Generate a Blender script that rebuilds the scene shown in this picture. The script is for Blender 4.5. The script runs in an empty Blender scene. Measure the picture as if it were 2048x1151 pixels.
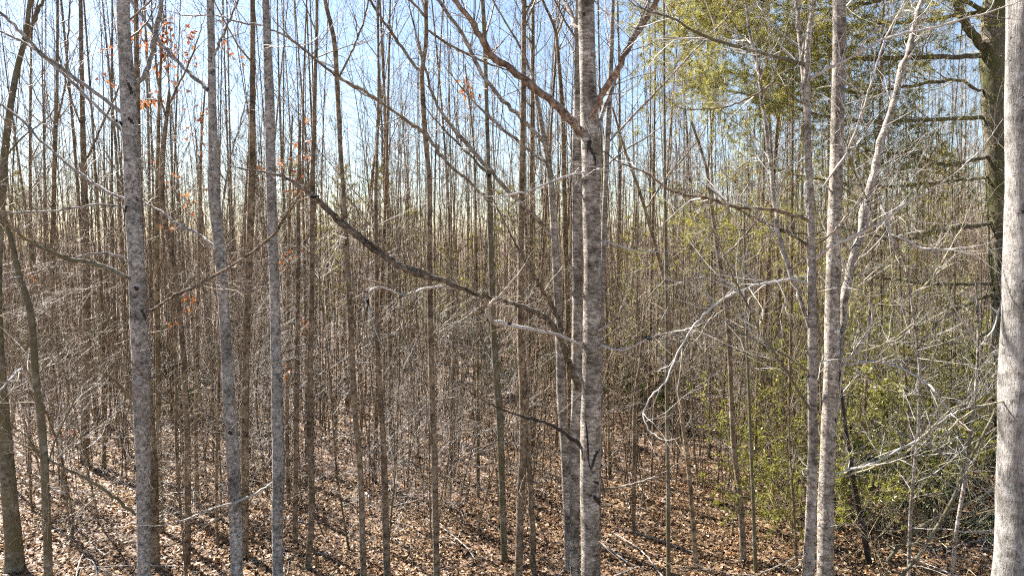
import bpy, math
import numpy as np
from math import radians, tan, cos, sin

# ------------------------------------------------------------------ camera
scene = bpy.context.scene
CAM_H = 5.0
FPX = 1359.0                      # focal length in pixels of the 2048 px wide photograph
PITCH = radians(4.0)
cam_d = bpy.data.cameras.new('camera')
cam = bpy.data.objects.new('camera', cam_d)
scene.collection.objects.link(cam)
cam.location = (0, 0, CAM_H)
cam.rotation_euler = (radians(90) - PITCH, 0, 0)
cam_d.sensor_width = 36.0
cam_d.lens = 36.0 * FPX / 2048.0
cam_d.clip_start = 0.05
cam_d.clip_end = 2000
scene.camera = cam

# ------------------------------------------------------------------ sky, sun, exposure
SUN_EL, SUN_AZ = radians(46), radians(-50)       # azimuth from +Y, negative = to the left
world = bpy.data.worlds.new('World')
scene.world = world
world.use_nodes = True
wn = world.node_tree
wn.nodes.clear()
sky = wn.nodes.new('ShaderNodeTexSky')
sky.sky_type = 'NISHITA'
sky.sun_disc = False
sky.sun_elevation = SUN_EL
sky.sun_rotation = SUN_AZ
sky.altitude = 250
sky.air_density = 1.05
sky.dust_density = 0.7
sky.ozone_density = 1.2
bg = wn.nodes.new('ShaderNodeBackground')
bg.inputs['Strength'].default_value = 0.05
wo = wn.nodes.new('ShaderNodeOutputWorld')
wn.links.new(sky.outputs[0], bg.inputs[0])
wn.links.new(bg.outputs[0], wo.inputs[0])

sun_d = bpy.data.lights.new('sun', 'SUN')
sun_d.energy = 5.0
sun_d.angle = radians(0.5)
sun_d.color = (1.0, 0.95, 0.88)
sun = bpy.data.objects.new('sun', sun_d)
scene.collection.objects.link(sun)
# the lamp shines along its -Z; aim it away from the sun
sun.rotation_euler = (radians(90) - SUN_EL, 0, math.pi - SUN_AZ)

scene.view_settings.view_transform = 'Standard'
scene.view_settings.look = 'None'
scene.view_settings.gamma = 1.0
scene.view_settings.use_curve_mapping = False
scene.view_settings.exposure = 2.2
scene.cycles.max_bounces = 4
scene.cycles.diffuse_bounces = 1
scene.cycles.use_adaptive_sampling = True
scene.cycles.adaptive_threshold = 0.04
scene.cycles.use_denoising = False
scene.cycles.filter_width = 1.2
scene.cycles.adaptive_min_samples = 16
scene.cycles.transparent_max_bounces = 4

# ------------------------------------------------------------------ maths
FWD = np.array([0, cos(PITCH), -sin(PITCH)])
UPV = np.array([0, sin(PITCH), cos(PITCH)])
CAM = np.array([0, 0, CAM_H])


def ray(x, y):
    return FWD + np.array([1.0, 0, 0]) * ((x - 1024) / FPX) - UPV * ((y - 575.5) / FPX)


def at(x, y, Y):
    """the point of the place at photo pixel x, y that stands Y metres ahead"""
    r = ray(x, y)
    return CAM + r * (Y / r[1])


def off_axis(x):
    return 1 / math.sqrt(1 + ((x - 1024) / FPX) ** 2)


def gz(x, y):
    """height of the ground"""
    return (0.16 * np.sin(x * 0.23 + 0.6) * np.cos(y * 0.19 + 1.0) + 0.07 * np.sin(x * 0.71 + y * 0.53)
            + 0.03 * np.sin(x * 1.9 - y * 1.3) + 0.0016 * np.maximum(y - 25, 0) ** 1.35
            + 0.35 / (1 + np.exp(-(x - 4.0) * 0.9)) * np.exp(-((y - 8) / 9.0) ** 2))


def ground_hit(x, y):
    r = ray(x, y)
    lo, hi = 3.0, 200.0
    for _ in range(50):
        m = (lo + hi) / 2
        p = CAM + r * (m / r[1])
        if p[2] > gz(p[0], p[1]):
            lo = m
        else:
            hi = m
    return lo


def unit(v):
    return v / np.maximum(np.linalg.norm(v, axis=-1, keepdims=True), 1e-9)


class Geo:
    """collects faces; build() makes one mesh of them"""
    def __init__(self):
        self.V, self.F, self.n, self.T = [], [], 0, []

    def add(self, V, F, tint=None):
        V = np.asarray(V, float).reshape(-1, 3)
        F = np.asarray(F, int)
        self.V.append(V)
        self.F.append(F + self.n)
        self.n += len(V)
        self.T.append(np.full(len(F), 0.5) if tint is None else np.broadcast_to(np.asarray(tint, float), (len(F),)))

    def merge(self, other, M=None, off=None):
        for V, F, T in zip(other.V, other.F, other.T):
            pass
        V = np.concatenate(other.V)
        if M is not None:
            V = V @ M.T
        if off is not None:
            V = V + off
        base = self.n
        self.V.append(V)
        for F, T in zip(other.F, other.T):
            self.F.append(F + base)
            self.T.append(T)
        self.n += len(V)

    def mesh(self, name, mat, smooth=True, tint=False, origin=None):
        me = bpy.data.meshes.new(name)
        V = np.concatenate(self.V)
        if origin is not None:
            V = V - np.asarray(origin)
        me.vertices.add(len(V))
        me.vertices.foreach_set('co', V.astype(np.float32).ravel())
        idx = np.concatenate([f.ravel() for f in self.F])
        tot = np.concatenate([np.full(len(f), f.shape[1]) for f in self.F])
        start = np.concatenate([[0], np.cumsum(tot)[:-1]])
        me.loops.add(len(idx))
        me.loops.foreach_set('vertex_index', idx.astype(np.int32))
        me.polygons.add(len(tot))
        me.polygons.foreach_set('loop_start', start.astype(np.int32))
        me.polygons.foreach_set('use_smooth', np.full(len(tot), smooth))
        me.update(calc_edges=True)
        if tint:
            a = me.attributes.new('tint', 'FLOAT', 'FACE')
            a.data.foreach_set('value', np.concatenate(self.T).astype(np.float32))
        me.materials.append(mat)
        return me


def tubes(P, R, sides):
    """P (B,n,3), R (B,n): B tapered tubes as verts and quads"""
    B, n, _ = P.shape
    T = unit(np.gradient(P, axis=1))
    mean = unit(T.mean(axis=1))
    ref = np.where(np.abs(mean[:, 2:3]) > 0.8, np.array([[1.0, 0.15, 0]]), np.array([[0, 0.1, 1.0]]))
    U = unit(np.cross(T, ref[:, None, :]))
    W = np.cross(T, U)
    a = np.arange(sides) * 2 * math.pi / sides
    ring = (P[:, :, None, :] + R[:, :, None, None] * (U[:, :, None, :] * np.cos(a)[None, None, :, None]
                                                      + W[:, :, None, :] * np.sin(a)[None, None, :, None]))
    V = ring.reshape(-1, 3)
    b = np.arange(B)[:, None, None] * (n * sides)
    i = np.arange(n - 1)[None, :, None] * sides
    k = np.arange(sides)[None, None, :]
    k2 = (k + 1) % sides
    F = np.stack([b + i + k, b + i + k2, b + i + sides + k2, b + i + sides + k], axis=-1).reshape(-1, 4)
    return V, F


def spikes(P, R):
    """terminal twigs from P[:,0] to P[:,-1]: three-sided points"""
    B = len(P)
    a, c = P[:, 0], P[:, -1]
    t = unit(c - a)
    u = unit(np.cross(t, np.array([0.31, 0.17, 0.93])))
    w = np.cross(t, u)
    r = R[:, :1]
    V = np.stack([a + u * r, a - u * r * 0.5 + w * r * 0.87, a - u * r * 0.5 - w * r * 0.87, c], axis=1).reshape(-1, 3)
    i = np.arange(B)[:, None, None] * 4
    F = (i + np.array([[[0, 1, 3], [1, 2, 3], [2, 0, 3]]])).reshape(-1, 3)
    return V, F


def spline(pts, n):
    """Catmull-Rom through pts (m,k), n samples"""
    pts = np.asarray(pts, float)
    if len(pts) < 3:
        t = np.linspace(0, 1, n)[:, None]
        return pts[0] * (1 - t) + pts[-1] * t
    p = np.vstack([2 * pts[0] - pts[1], pts, 2 * pts[-1] - pts[-2]])
    seg = np.linalg.norm(np.diff(pts[:, :3], axis=0), axis=1) ** 0.8 + 1e-6
    cum = np.concatenate([[0], np.cumsum(seg)])
    u = np.linspace(0, cum[-1], n)
    j = np.clip(np.searchsorted(cum, u, side='right') - 1, 0, len(pts) - 2)
    t = ((u - cum[j]) / seg[j])[:, None]
    a, b, c, d = p[j], p[j + 1], p[j + 2], p[j + 3]
    return 0.5 * (2 * b + (c - a) * t + (2 * a - 5 * b + 4 * c - d) * t ** 2 + (3 * b - a - 3 * c + d) * t ** 3)


def grow(S, D, L, R0, n, rng, up=0.0, wob=0.15, taper=0.8):
    """B twigs from S along D, bending upwards by up and wandering by wob"""
    B = len(S)
    P = np.empty((B, n, 3))
    P[:, 0] = S
    d = unit(D)
    for i in range(1, n):
        d = unit(d + rng.normal(0, wob, (B, 3)) + np.array([0, 0, up]))
        P[:, i] = P[:, i - 1] + d * (L / (n - 1))[:, None]
    t = np.linspace(0, 1, n)[None, :]
    R = R0[:, None] * (1 - taper * t)
    return P, R


def offspring(P, R, k, rng, t0=0.2, t1=1.0, ang=(0.5, 1.1)):
    """k starting points on each of the tubes P: positions, directions, radii there"""
    B, n, _ = P.shape
    t = rng.uniform(t0, t1, (B, k)) * (n - 1)
    j = np.clip(t.astype(int), 0, n - 2)
    f = (t - j)[..., None]
    b = np.arange(B)[:, None]
    S = P[b, j] * (1 - f) + P[b, j + 1] * f
    r = R[b, j] * (1 - f[..., 0]) + R[b, j + 1] * f[..., 0]
    d = unit(P[b, j + 1] - P[b, j])
    perp = unit(np.cross(d, rng.normal(0, 1, d.shape)))
    a = rng.uniform(ang[0], ang[1], (B, k))[..., None]
    D = d * np.cos(a) + perp * np.sin(a)
    return S.reshape(-1, 3), D.reshape(-1, 3), r.ravel(), t.ravel() / (n - 1)


# ------------------------------------------------------------------ materials
def new_mat(name):
    m = bpy.data.materials.new(name)
    m.use_nodes = True
    nt = m.node_tree
    return m, nt, nt.nodes['Principled BSDF']


def N(nt, t, **kw):
    n = nt.nodes.new(t)
    for k, v in kw.items():
        if k in n.inputs:
            n.inputs[k].default_value = v
        else:
            setattr(n, k, v)
    return n


def ramp(nt, stops, interp='LINEAR'):
    r = nt.nodes.new('ShaderNodeValToRGB')
    e = r.color_ramp.elements
    while len(e) < len(stops):
        e.new(0.5)
    for el, (p, c) in zip(e, stops):
        el.position = p
        el.color = (*c, 1)
    r.color_ramp.interpolation = interp
    return r


def mix(nt, fac, a, b, mode='MIX'):
    m = nt.nodes.new('ShaderNodeMix')
    m.data_type = 'RGBA'
    m.blend_type = mode
    for inp, v in ((m.inputs[0], fac), (m.inputs[6], a), (m.inputs[7], b)):
        if hasattr(v, 'is_linked'):
            nt.links.new(v, inp)
        elif isinstance(v, tuple):
            inp.default_value = (*v, 1)
        else:
            inp.default_value = v
    return m.outputs[2]


def bark(name, dark, mid, light, lichen=None, lichen_amt=0.5, bands=(5, 5, 40), blot=6.0, bump=0.5, rough=0.85, moss=None, rand=0.0):
    m, nt, bs = new_mat(name)
    L = nt.links
    tc = N(nt, 'ShaderNodeTexCoord')
    oi = N(nt, 'ShaderNodeObjectInfo')
    add = N(nt, 'ShaderNodeVectorMath', operation='ADD')
    sc = N(nt, 'ShaderNodeVectorMath', operation='SCALE')
    sc.inputs['Scale'].default_value = 37.0
    cb = N(nt, 'ShaderNodeCombineXYZ')
    for i in range(3):
        L.new(oi.outputs['Random'], cb.inputs[i])
    L.new(cb.outputs[0], sc.inputs[0])
    L.new(tc.outputs['Object'], add.inputs[0])
    L.new(sc.outputs[0], add.inputs[1])
    mp = N(nt, 'ShaderNodeMapping')
    mp.inputs['Scale'].default_value = bands
    L.new(add.outputs[0], mp.inputs[0])
    n1 = N(nt, 'ShaderNodeTexNoise', Scale=1.0, Detail=7.0, Roughness=0.75)
    L.new(mp.outputs[0], n1.inputs['Vector'])
    n2 = N(nt, 'ShaderNodeTexNoise', Scale=blot, Detail=6.0, Roughness=0.7)
    L.new(add.outputs[0], n2.inputs['Vector'])
    r1 = ramp(nt, [(0.40, dark), (0.49, mid), (0.59, light)])
    mx = N(nt, 'ShaderNodeMath', operation='MULTIPLY_ADD')
    mx.inputs[1].default_value = 0.55
    L.new(n1.outputs['Fac'], mx.inputs[0])
    hm = N(nt, 'ShaderNodeMath', operation='MULTIPLY')
    hm.inputs[1].default_value = 0.45
    L.new(n2.outputs['Fac'], hm.inputs[0])
    L.new(hm.outputs[0], mx.inputs[2])
    L.new(mx.outputs[0], r1.inputs[0])
    col = r1.outputs[0]
    if lichen:
        n3 = N(nt, 'ShaderNodeTexNoise', Scale=blot * 3.5, Detail=6.0, Roughness=0.75)
        L.new(add.outputs[0], n3.inputs['Vector'])
        lo = 0.70 - 0.25 * lichen_amt
        r3 = ramp(nt, [(lo, (0, 0, 0)), (lo + 0.14, (0.75, 0.75, 0.75))])
        L.new(n3.outputs['Fac'], r3.inputs[0])
        col = mix(nt, r3.outputs[0], col, lichen)
    # broad darker and lighter stretches along the stem
    n6 = N(nt, 'ShaderNodeTexNoise', Scale=2.1, Detail=3.0, Roughness=0.6)
    L.new(add.outputs[0], n6.inputs['Vector'])
    r6 = ramp(nt, [(0.36, (0.62, 0.60, 0.57)), (0.5, (1, 1, 1)), (0.66, (1.22, 1.2, 1.18))])
    L.new(n6.outputs['Fac'], r6.inputs[0])
    col = mix(nt, 1.0, col, r6.outputs[0], 'MULTIPLY')
    # small dark spots: lenticels and twig scars
    v = N(nt, 'ShaderNodeTexVoronoi', Scale=1.0)
    mp2 = N(nt, 'ShaderNodeMapping')
    mp2.inputs['Scale'].default_value = (11, 11, 15)
    L.new(add.outputs[0], mp2.inputs[0])
    L.new(mp2.outputs[0], v.inputs['Vector'])
    r4 = ramp(nt, [(0.10, (1, 1, 1)), (0.19, (0, 0, 0))])
    L.new(v.outputs['Distance'], r4.inputs[0])
    spot = N(nt, 'ShaderNodeMath', operation='MULTIPLY')
    spot.inputs[1].default_value = 0.7
    L.new(r4.outputs[0], spot.inputs[0])
    col = mix(nt, spot.outputs[0], col, tuple(c * 0.35 for c in dark))
    if moss:
        n5 = N(nt, 'ShaderNodeTexNoise', Scale=2.2, Detail=5.0, Roughness=0.7)
        L.new(add.outputs[0], n5.inputs['Vector'])
        r5 = ramp(nt, [(0.42, (0, 0, 0)), (0.58, (1, 1, 1))])
        L.new(n5.outputs['Fac'], r5.inputs[0])
        col = mix(nt, r5.outputs[0], col, moss)
    if rand:
        rr = ramp(nt, [(0.0, (1 - rand, 1 - rand, 1 - rand)), (0.35, (1.0, 0.93, 0.86)), (0.7, (0.9, 0.95, 0.85)), (1.0, (1 + rand, 1 + rand, 1 + rand))])
        L.new(oi.outputs['Random'], rr.inputs[0])
        col = mix(nt, 1.0, col, rr.outputs[0], 'MULTIPLY')
    L.new(col, bs.inputs['Base Color'])
    bs.inputs['Roughness'].default_value = rough
    bs.inputs['Specular IOR Level'].default_value = 0.3
    bp = N(nt, 'ShaderNodeBump', Strength=bump, Distance=0.035)
    L.new(mx.outputs[0], bp.inputs['Height'])
    L.new(bp.outputs[0], bs.inputs['Normal'])
    return m


M = {}
M['pale'] = bark('pale_bark', (0.07, 0.056, 0.043), (0.235, 0.20, 0.163), (0.52, 0.475, 0.42), (0.54, 0.51, 0.47), 0.45, (9, 9, 42), 9, 0.9)
M['grey'] = bark('grey_lichen_bark', (0.055, 0.049, 0.044), (0.27, 0.252, 0.23), (0.48, 0.46, 0.43), (0.5, 0.49, 0.47), 0.55, (22, 22, 34), 14, 0.9)
M['mottle'] = bark('mottled_bark', (0.06, 0.047, 0.036), (0.26, 0.222, 0.183), (0.49, 0.445, 0.39), (0.57, 0.53, 0.48), 0.5, (16, 16, 30), 13, 0.9)
M['brown'] = bark('brown_bark', (0.05, 0.034, 0.021), (0.18, 0.133, 0.086), (0.35, 0.277, 0.195), (0.38, 0.335, 0.275), 0.4, (16, 16, 20), 11, 0.7)
M['ruddy'] = bark('ruddy_limb_bark', (0.06, 0.036, 0.024), (0.20, 0.135, 0.092), (0.38, 0.30, 0.235), (0.42, 0.38, 0.33), 0.4, (20, 20, 20), 12, 0.7)
M['limb'] = bark('dark_limb_bark', (0.035, 0.027, 0.019), (0.115, 0.09, 0.065), (0.28, 0.235, 0.18), (0.36, 0.33, 0.28), 0.4, (20, 20, 20), 12, 0.9)
M['ridged'] = bark('ridged_pale_bark', (0.10, 0.09, 0.08), (0.29, 0.27, 0.245), (0.48, 0.455, 0.425), (0.55, 0.53, 0.51), 0.45, (95, 95, 13), 7, 1.0)
M['mossy'] = bark('mossy_dark_bark', (0.051, 0.044, 0.030), (0.137, 0.114, 0.080), (0.251, 0.216, 0.159), None, 0, (22, 22, 8), 8, 0.8, moss=(0.098, 0.098, 0.033))
M['olive'] = bark('olive_mossy_bark', (0.051, 0.045, 0.031), (0.159, 0.142, 0.103), (0.277, 0.251, 0.194), (0.302, 0.302, 0.252), 0.3, (14, 14, 18), 8, 0.6, moss=(0.121, 0.105, 0.055))
M['dark'] = bark('dark_bark', (0.012, 0.011, 0.008), (0.037, 0.031, 0.025), (0.074, 0.062, 0.050), None, 0, (18, 18, 10), 8, 0.8)
M['stand'] = bark('stand_bark', (0.045, 0.031, 0.019), (0.175, 0.126, 0.078), (0.36, 0.28, 0.19), (0.37, 0.32, 0.25), 0.35, (12, 12, 16), 8, 0.5, rand=0.25)


M['far'] = bark('far_bark', (0.035, 0.025, 0.016), (0.145, 0.105, 0.067), (0.31, 0.24, 0.165), (0.33, 0.28, 0.22), 0.35, (12, 12, 16), 7, 0.2)


def plain(name, col, rough=0.7, var=0.25, rand=0.0, scale=9.0):
    m, nt, bs = new_mat(name)
    tc = N(nt, 'ShaderNodeTexCoord')
    n = N(nt, 'ShaderNodeTexNoise', Scale=scale, Detail=3.0)
    nt.links.new(tc.outputs['Object'], n.inputs['Vector'])
    r = ramp(nt, [(0.3, tuple(c * (1 - var) for c in col)), (0.7, tuple(c * (1 + var) for c in col))])
    nt.links.new(n.outputs['Fac'], r.inputs[0])
    c = r.outputs[0]
    if rand:
        oi = N(nt, 'ShaderNodeObjectInfo')
        rr = ramp(nt, [(0, (1 - rand,) * 3), (0.5, (1, 0.94, 0.86)), (1, (1 + rand,) * 3)])
        nt.links.new(oi.outputs['Random'], rr.inputs[0])
        c = mix(nt, 1.0, c, rr.outputs[0], 'MULTIPLY')
    nt.links.new(c, bs.inputs['Base Color'])
    bs.inputs['Roughness'].default_value = rough
    bs.inputs['Specular IOR Level'].default_value = 0.35
    return m


M['twig'] = plain('twig_bark', (0.18, 0.138, 0.095), 0.55, 0.4, 0.25)
M['twig_pale'] = plain('pale_twig_bark', (0.42, 0.39, 0.355), 0.45, 0.3)
M['cane'] = plain('cane_bark', (0.33, 0.285, 0.165), 0.5, 0.45)
M['black'] = plain('black_gall', (0.012, 0.011, 0.010), 0.95, 0.4, scale=60)
M['scar'] = plain('bark_scar', (0.035, 0.028, 0.023), 0.95, 0.5, scale=40)
M['patch'] = plain('pale_patch', (0.62, 0.60, 0.57), 0.8, 0.1, scale=40)


def leafy(name, stops, rough=0.5, trans=0.25, spec=0.4):
    m, nt, bs = new_mat(name)
    at_ = N(nt, 'ShaderNodeAttribute')
    at_.attribute_name = 'tint'
    r = ramp(nt, stops)
    nt.links.new(at_.outputs['Fac'], r.inputs[0])
    nt.links.new(r.outputs[0], bs.inputs['Base Color'])
    bs.inputs['Roughness'].default_value = rough
    bs.inputs['Specular IOR Level'].default_value = spec
    if trans:
        tr = N(nt, 'ShaderNodeBsdfTranslucent')
        nt.links.new(r.outputs[0], tr.inputs['Color'])
        ms = N(nt, 'ShaderNodeMixShader', Fac=trans)
        out = nt.nodes['Material Output']
        nt.links.new(bs.outputs[0], ms.inputs[1])
        nt.links.new(tr.outputs[0], ms.inputs[2])
        nt.links.new(ms.outputs[0], out.inputs['Surface'])
    return m


M['litter'] = leafy('leaf_litter', [(0.0, (0.055, 0.029, 0.014)), (0.25, (0.17, 0.09, 0.04)), (0.5, (0.30, 0.175, 0.08)), (0.78, (0.41, 0.265, 0.135)), (0.93, (0.53, 0.40, 0.25)), (1.0, (0.38, 0.16, 0.055))], 0.5, 0.15, 0.5)
M['orange'] = leafy('withered_leaf', [(0.0, (0.20, 0.06, 0.03)), (0.4, (0.38, 0.125, 0.042)), (0.8, (0.53, 0.21, 0.055)), (1.0, (0.54, 0.30, 0.11))], 0.5, 0.4)
M['shrub'] = leafy('evergreen_leaf', [(0.0, (0.043, 0.060, 0.019)), (0.5, (0.102, 0.123, 0.034)), (0.85, (0.170, 0.183, 0.051)), (1.0, (0.255, 0.246, 0.085))], 0.32, 0.2, 0.6)
M['yellow'] = leafy('yellow_green_leaf', [(0.0, (0.14, 0.145, 0.03)), (0.5, (0.32, 0.31, 0.06)), (1.0, (0.52, 0.48, 0.13))], 0.4, 0.4, 0.5)
M['needle'] = leafy('pine_needle', [(0.0, (0.09, 0.092, 0.022)), (0.5, (0.27, 0.25, 0.055)), (1.0, (0.46, 0.41, 0.10))], 0.5, 0.5)


def ground_mat():
    m, nt, bs = new_mat('forest_floor')
    L = nt.links
    tc = N(nt, 'ShaderNodeTexCoord')
    v = N(nt, 'ShaderNodeTexVoronoi', Scale=13.0)
    v.inputs['Randomness'].default_value = 1.0
    nz = N(nt, 'ShaderNodeTexNoise', Scale=6.0, Detail=4.0)
    L.new(tc.outputs['Object'], nz.inputs['Vector'])
    vm = N(nt, 'ShaderNodeVectorMath', operation='MULTIPLY_ADD')
    vm.inputs[1].default_value = (0.12, 0.12, 0.12)
    L.new(nz.outputs['Color'], vm.inputs[0])
    L.new(tc.outputs['Object'], vm.inputs[2])
    L.new(vm.outputs[0], v.inputs['Vector'])
    r = ramp(nt, [(0.0, (0.05, 0.032, 0.02)), (0.35, (0.14, 0.085, 0.052)), (0.65, (0.25, 0.16, 0.10)), (1.0, (0.38, 0.27, 0.18))])
    sp = N(nt, 'ShaderNodeSeparateColor')
    L.new(v.outputs['Color'], sp.inputs[0])
    L.new(sp.outputs[0], r.inputs[0])
    n2 = N(nt, 'ShaderNodeTexNoise', Scale=0.5, Detail=5.0)
    L.new(tc.outputs['Object'], n2.inputs['Vector'])
    r2 = ramp(nt, [(0.35, (0.65, 0.62, 0.6)), (0.65, (1, 1, 1))])
    L.new(n2.outputs['Fac'], r2.inputs[0])
    c = mix(nt, 1.0, r.outputs[0], r2.outputs[0], 'MULTIPLY')
    L.new(c, bs.inputs['Base Color'])
    bs.inputs['Roughness'].default_value = 0.8
    bp = N(nt, 'ShaderNodeBump', Strength=1.0, Distance=0.05)
    L.new(sp.outputs[1], bp.inputs['Height'])
    L.new(bp.outputs[0], bs.inputs['Normal'])
    return m


M['ground'] = ground_mat()


# ------------------------------------------------------------------ objects
COL = scene.collection


def put(name, data, parent=None, loc=(0, 0, 0), **props):
    o = bpy.data.objects.new(name, data)
    COL.objects.link(o)
    o.location = loc
    if parent is not None:
        o.parent = parent
    for k, v in props.items():
        o[k] = v
    return o


def thing(name, label, cat, loc, group=None):
    o = put(name, None, None, loc, label=label, category=cat)
    o.empty_display_size = 0.3
    if group:
        o['group'] = group
    return o


# ground: one sheet to the horizon, finer near the camera
def axis(lo, hi, mid, fine, n):
    a = np.linspace(-1, 1, n)
    s = np.sign(a) * np.abs(a) ** 2.6
    return np.where(s < 0, mid + s * (mid - lo), mid + s * (hi - mid))


gx, gy = axis(-600, 600, 0, 0.4, 170), axis(-300, 900, 14, 0.4, 170)
GX, GY = np.meshgrid(gx, gy)
GZ = gz(GX, np.minimum(GY, 160))
g = Geo()
ii = np.arange(169)[:, None] * 170 + np.arange(169)[None, :]
g.add(np.stack([GX, GY, GZ], -1), np.stack([ii, ii + 1, ii + 171, ii + 170], -1).reshape(-1, 4))
put('ground', g.mesh('ground', M['ground']), kind='structure')


# ------------------------------------------------------------------ traced trees
def twig_geo(P, R, rng, k=5, L=(0.3, 1.0), up=0.10, sub=3, t0=0.15, rmax=0.007):
    """two generations of twigs on the tubes P"""
    G = Geo()
    S, D, r, t = offspring(P, R, k, rng, t0, 1.0, (0.5, 1.2))
    D = D + np.array([0, 0, 0.25])
    l = rng.uniform(L[0], L[1], len(S)) * (1.1 - 0.5 * t)
    r0 = np.clip(r * 0.55, 0.0022, rmax)
    P1, R1 = grow(S, D, l, r0, 5, rng, up, 0.2, 0.75)
    G.add(*tubes(P1, R1, 3))
    if sub:
        S, D, r, t = offspring(P1, R1, sub, rng, 0.25, 1.0, (0.5, 1.1))
        P2, R2 = grow(S, D, rng.uniform(0.12, 0.45, len(S)) * (L[1] / 1.0), np.maximum(r * 0.7, 0.0014), 4, rng, up, 0.22, 0.6)
        G.add(*tubes(P2, R2, 3))
    return G


def lumpy(c, size, rng, sub=2):
    """a knobbly blob"""
    nu, nv = 8, 6
    V, F = [], []
    for j in range(nv + 1):
        for i in range(nu):
            th, ph = math.pi * j / nv, 2 * math.pi * i / nu
            d = np.array([sin(th) * cos(ph), sin(th) * sin(ph), cos(th)])
            V.append(c + d * np.asarray(size) * (1 + rng.uniform(-0.3, 0.3)))
    for j in range(nv):
        for i in range(nu):
            F.append([j * nu + i, j * nu + (i + 1) % nu, (j + 1) * nu + (i + 1) % nu, (j + 1) * nu + i])
    return np.array(V), np.array(F)


HERO_BASES = []


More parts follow.
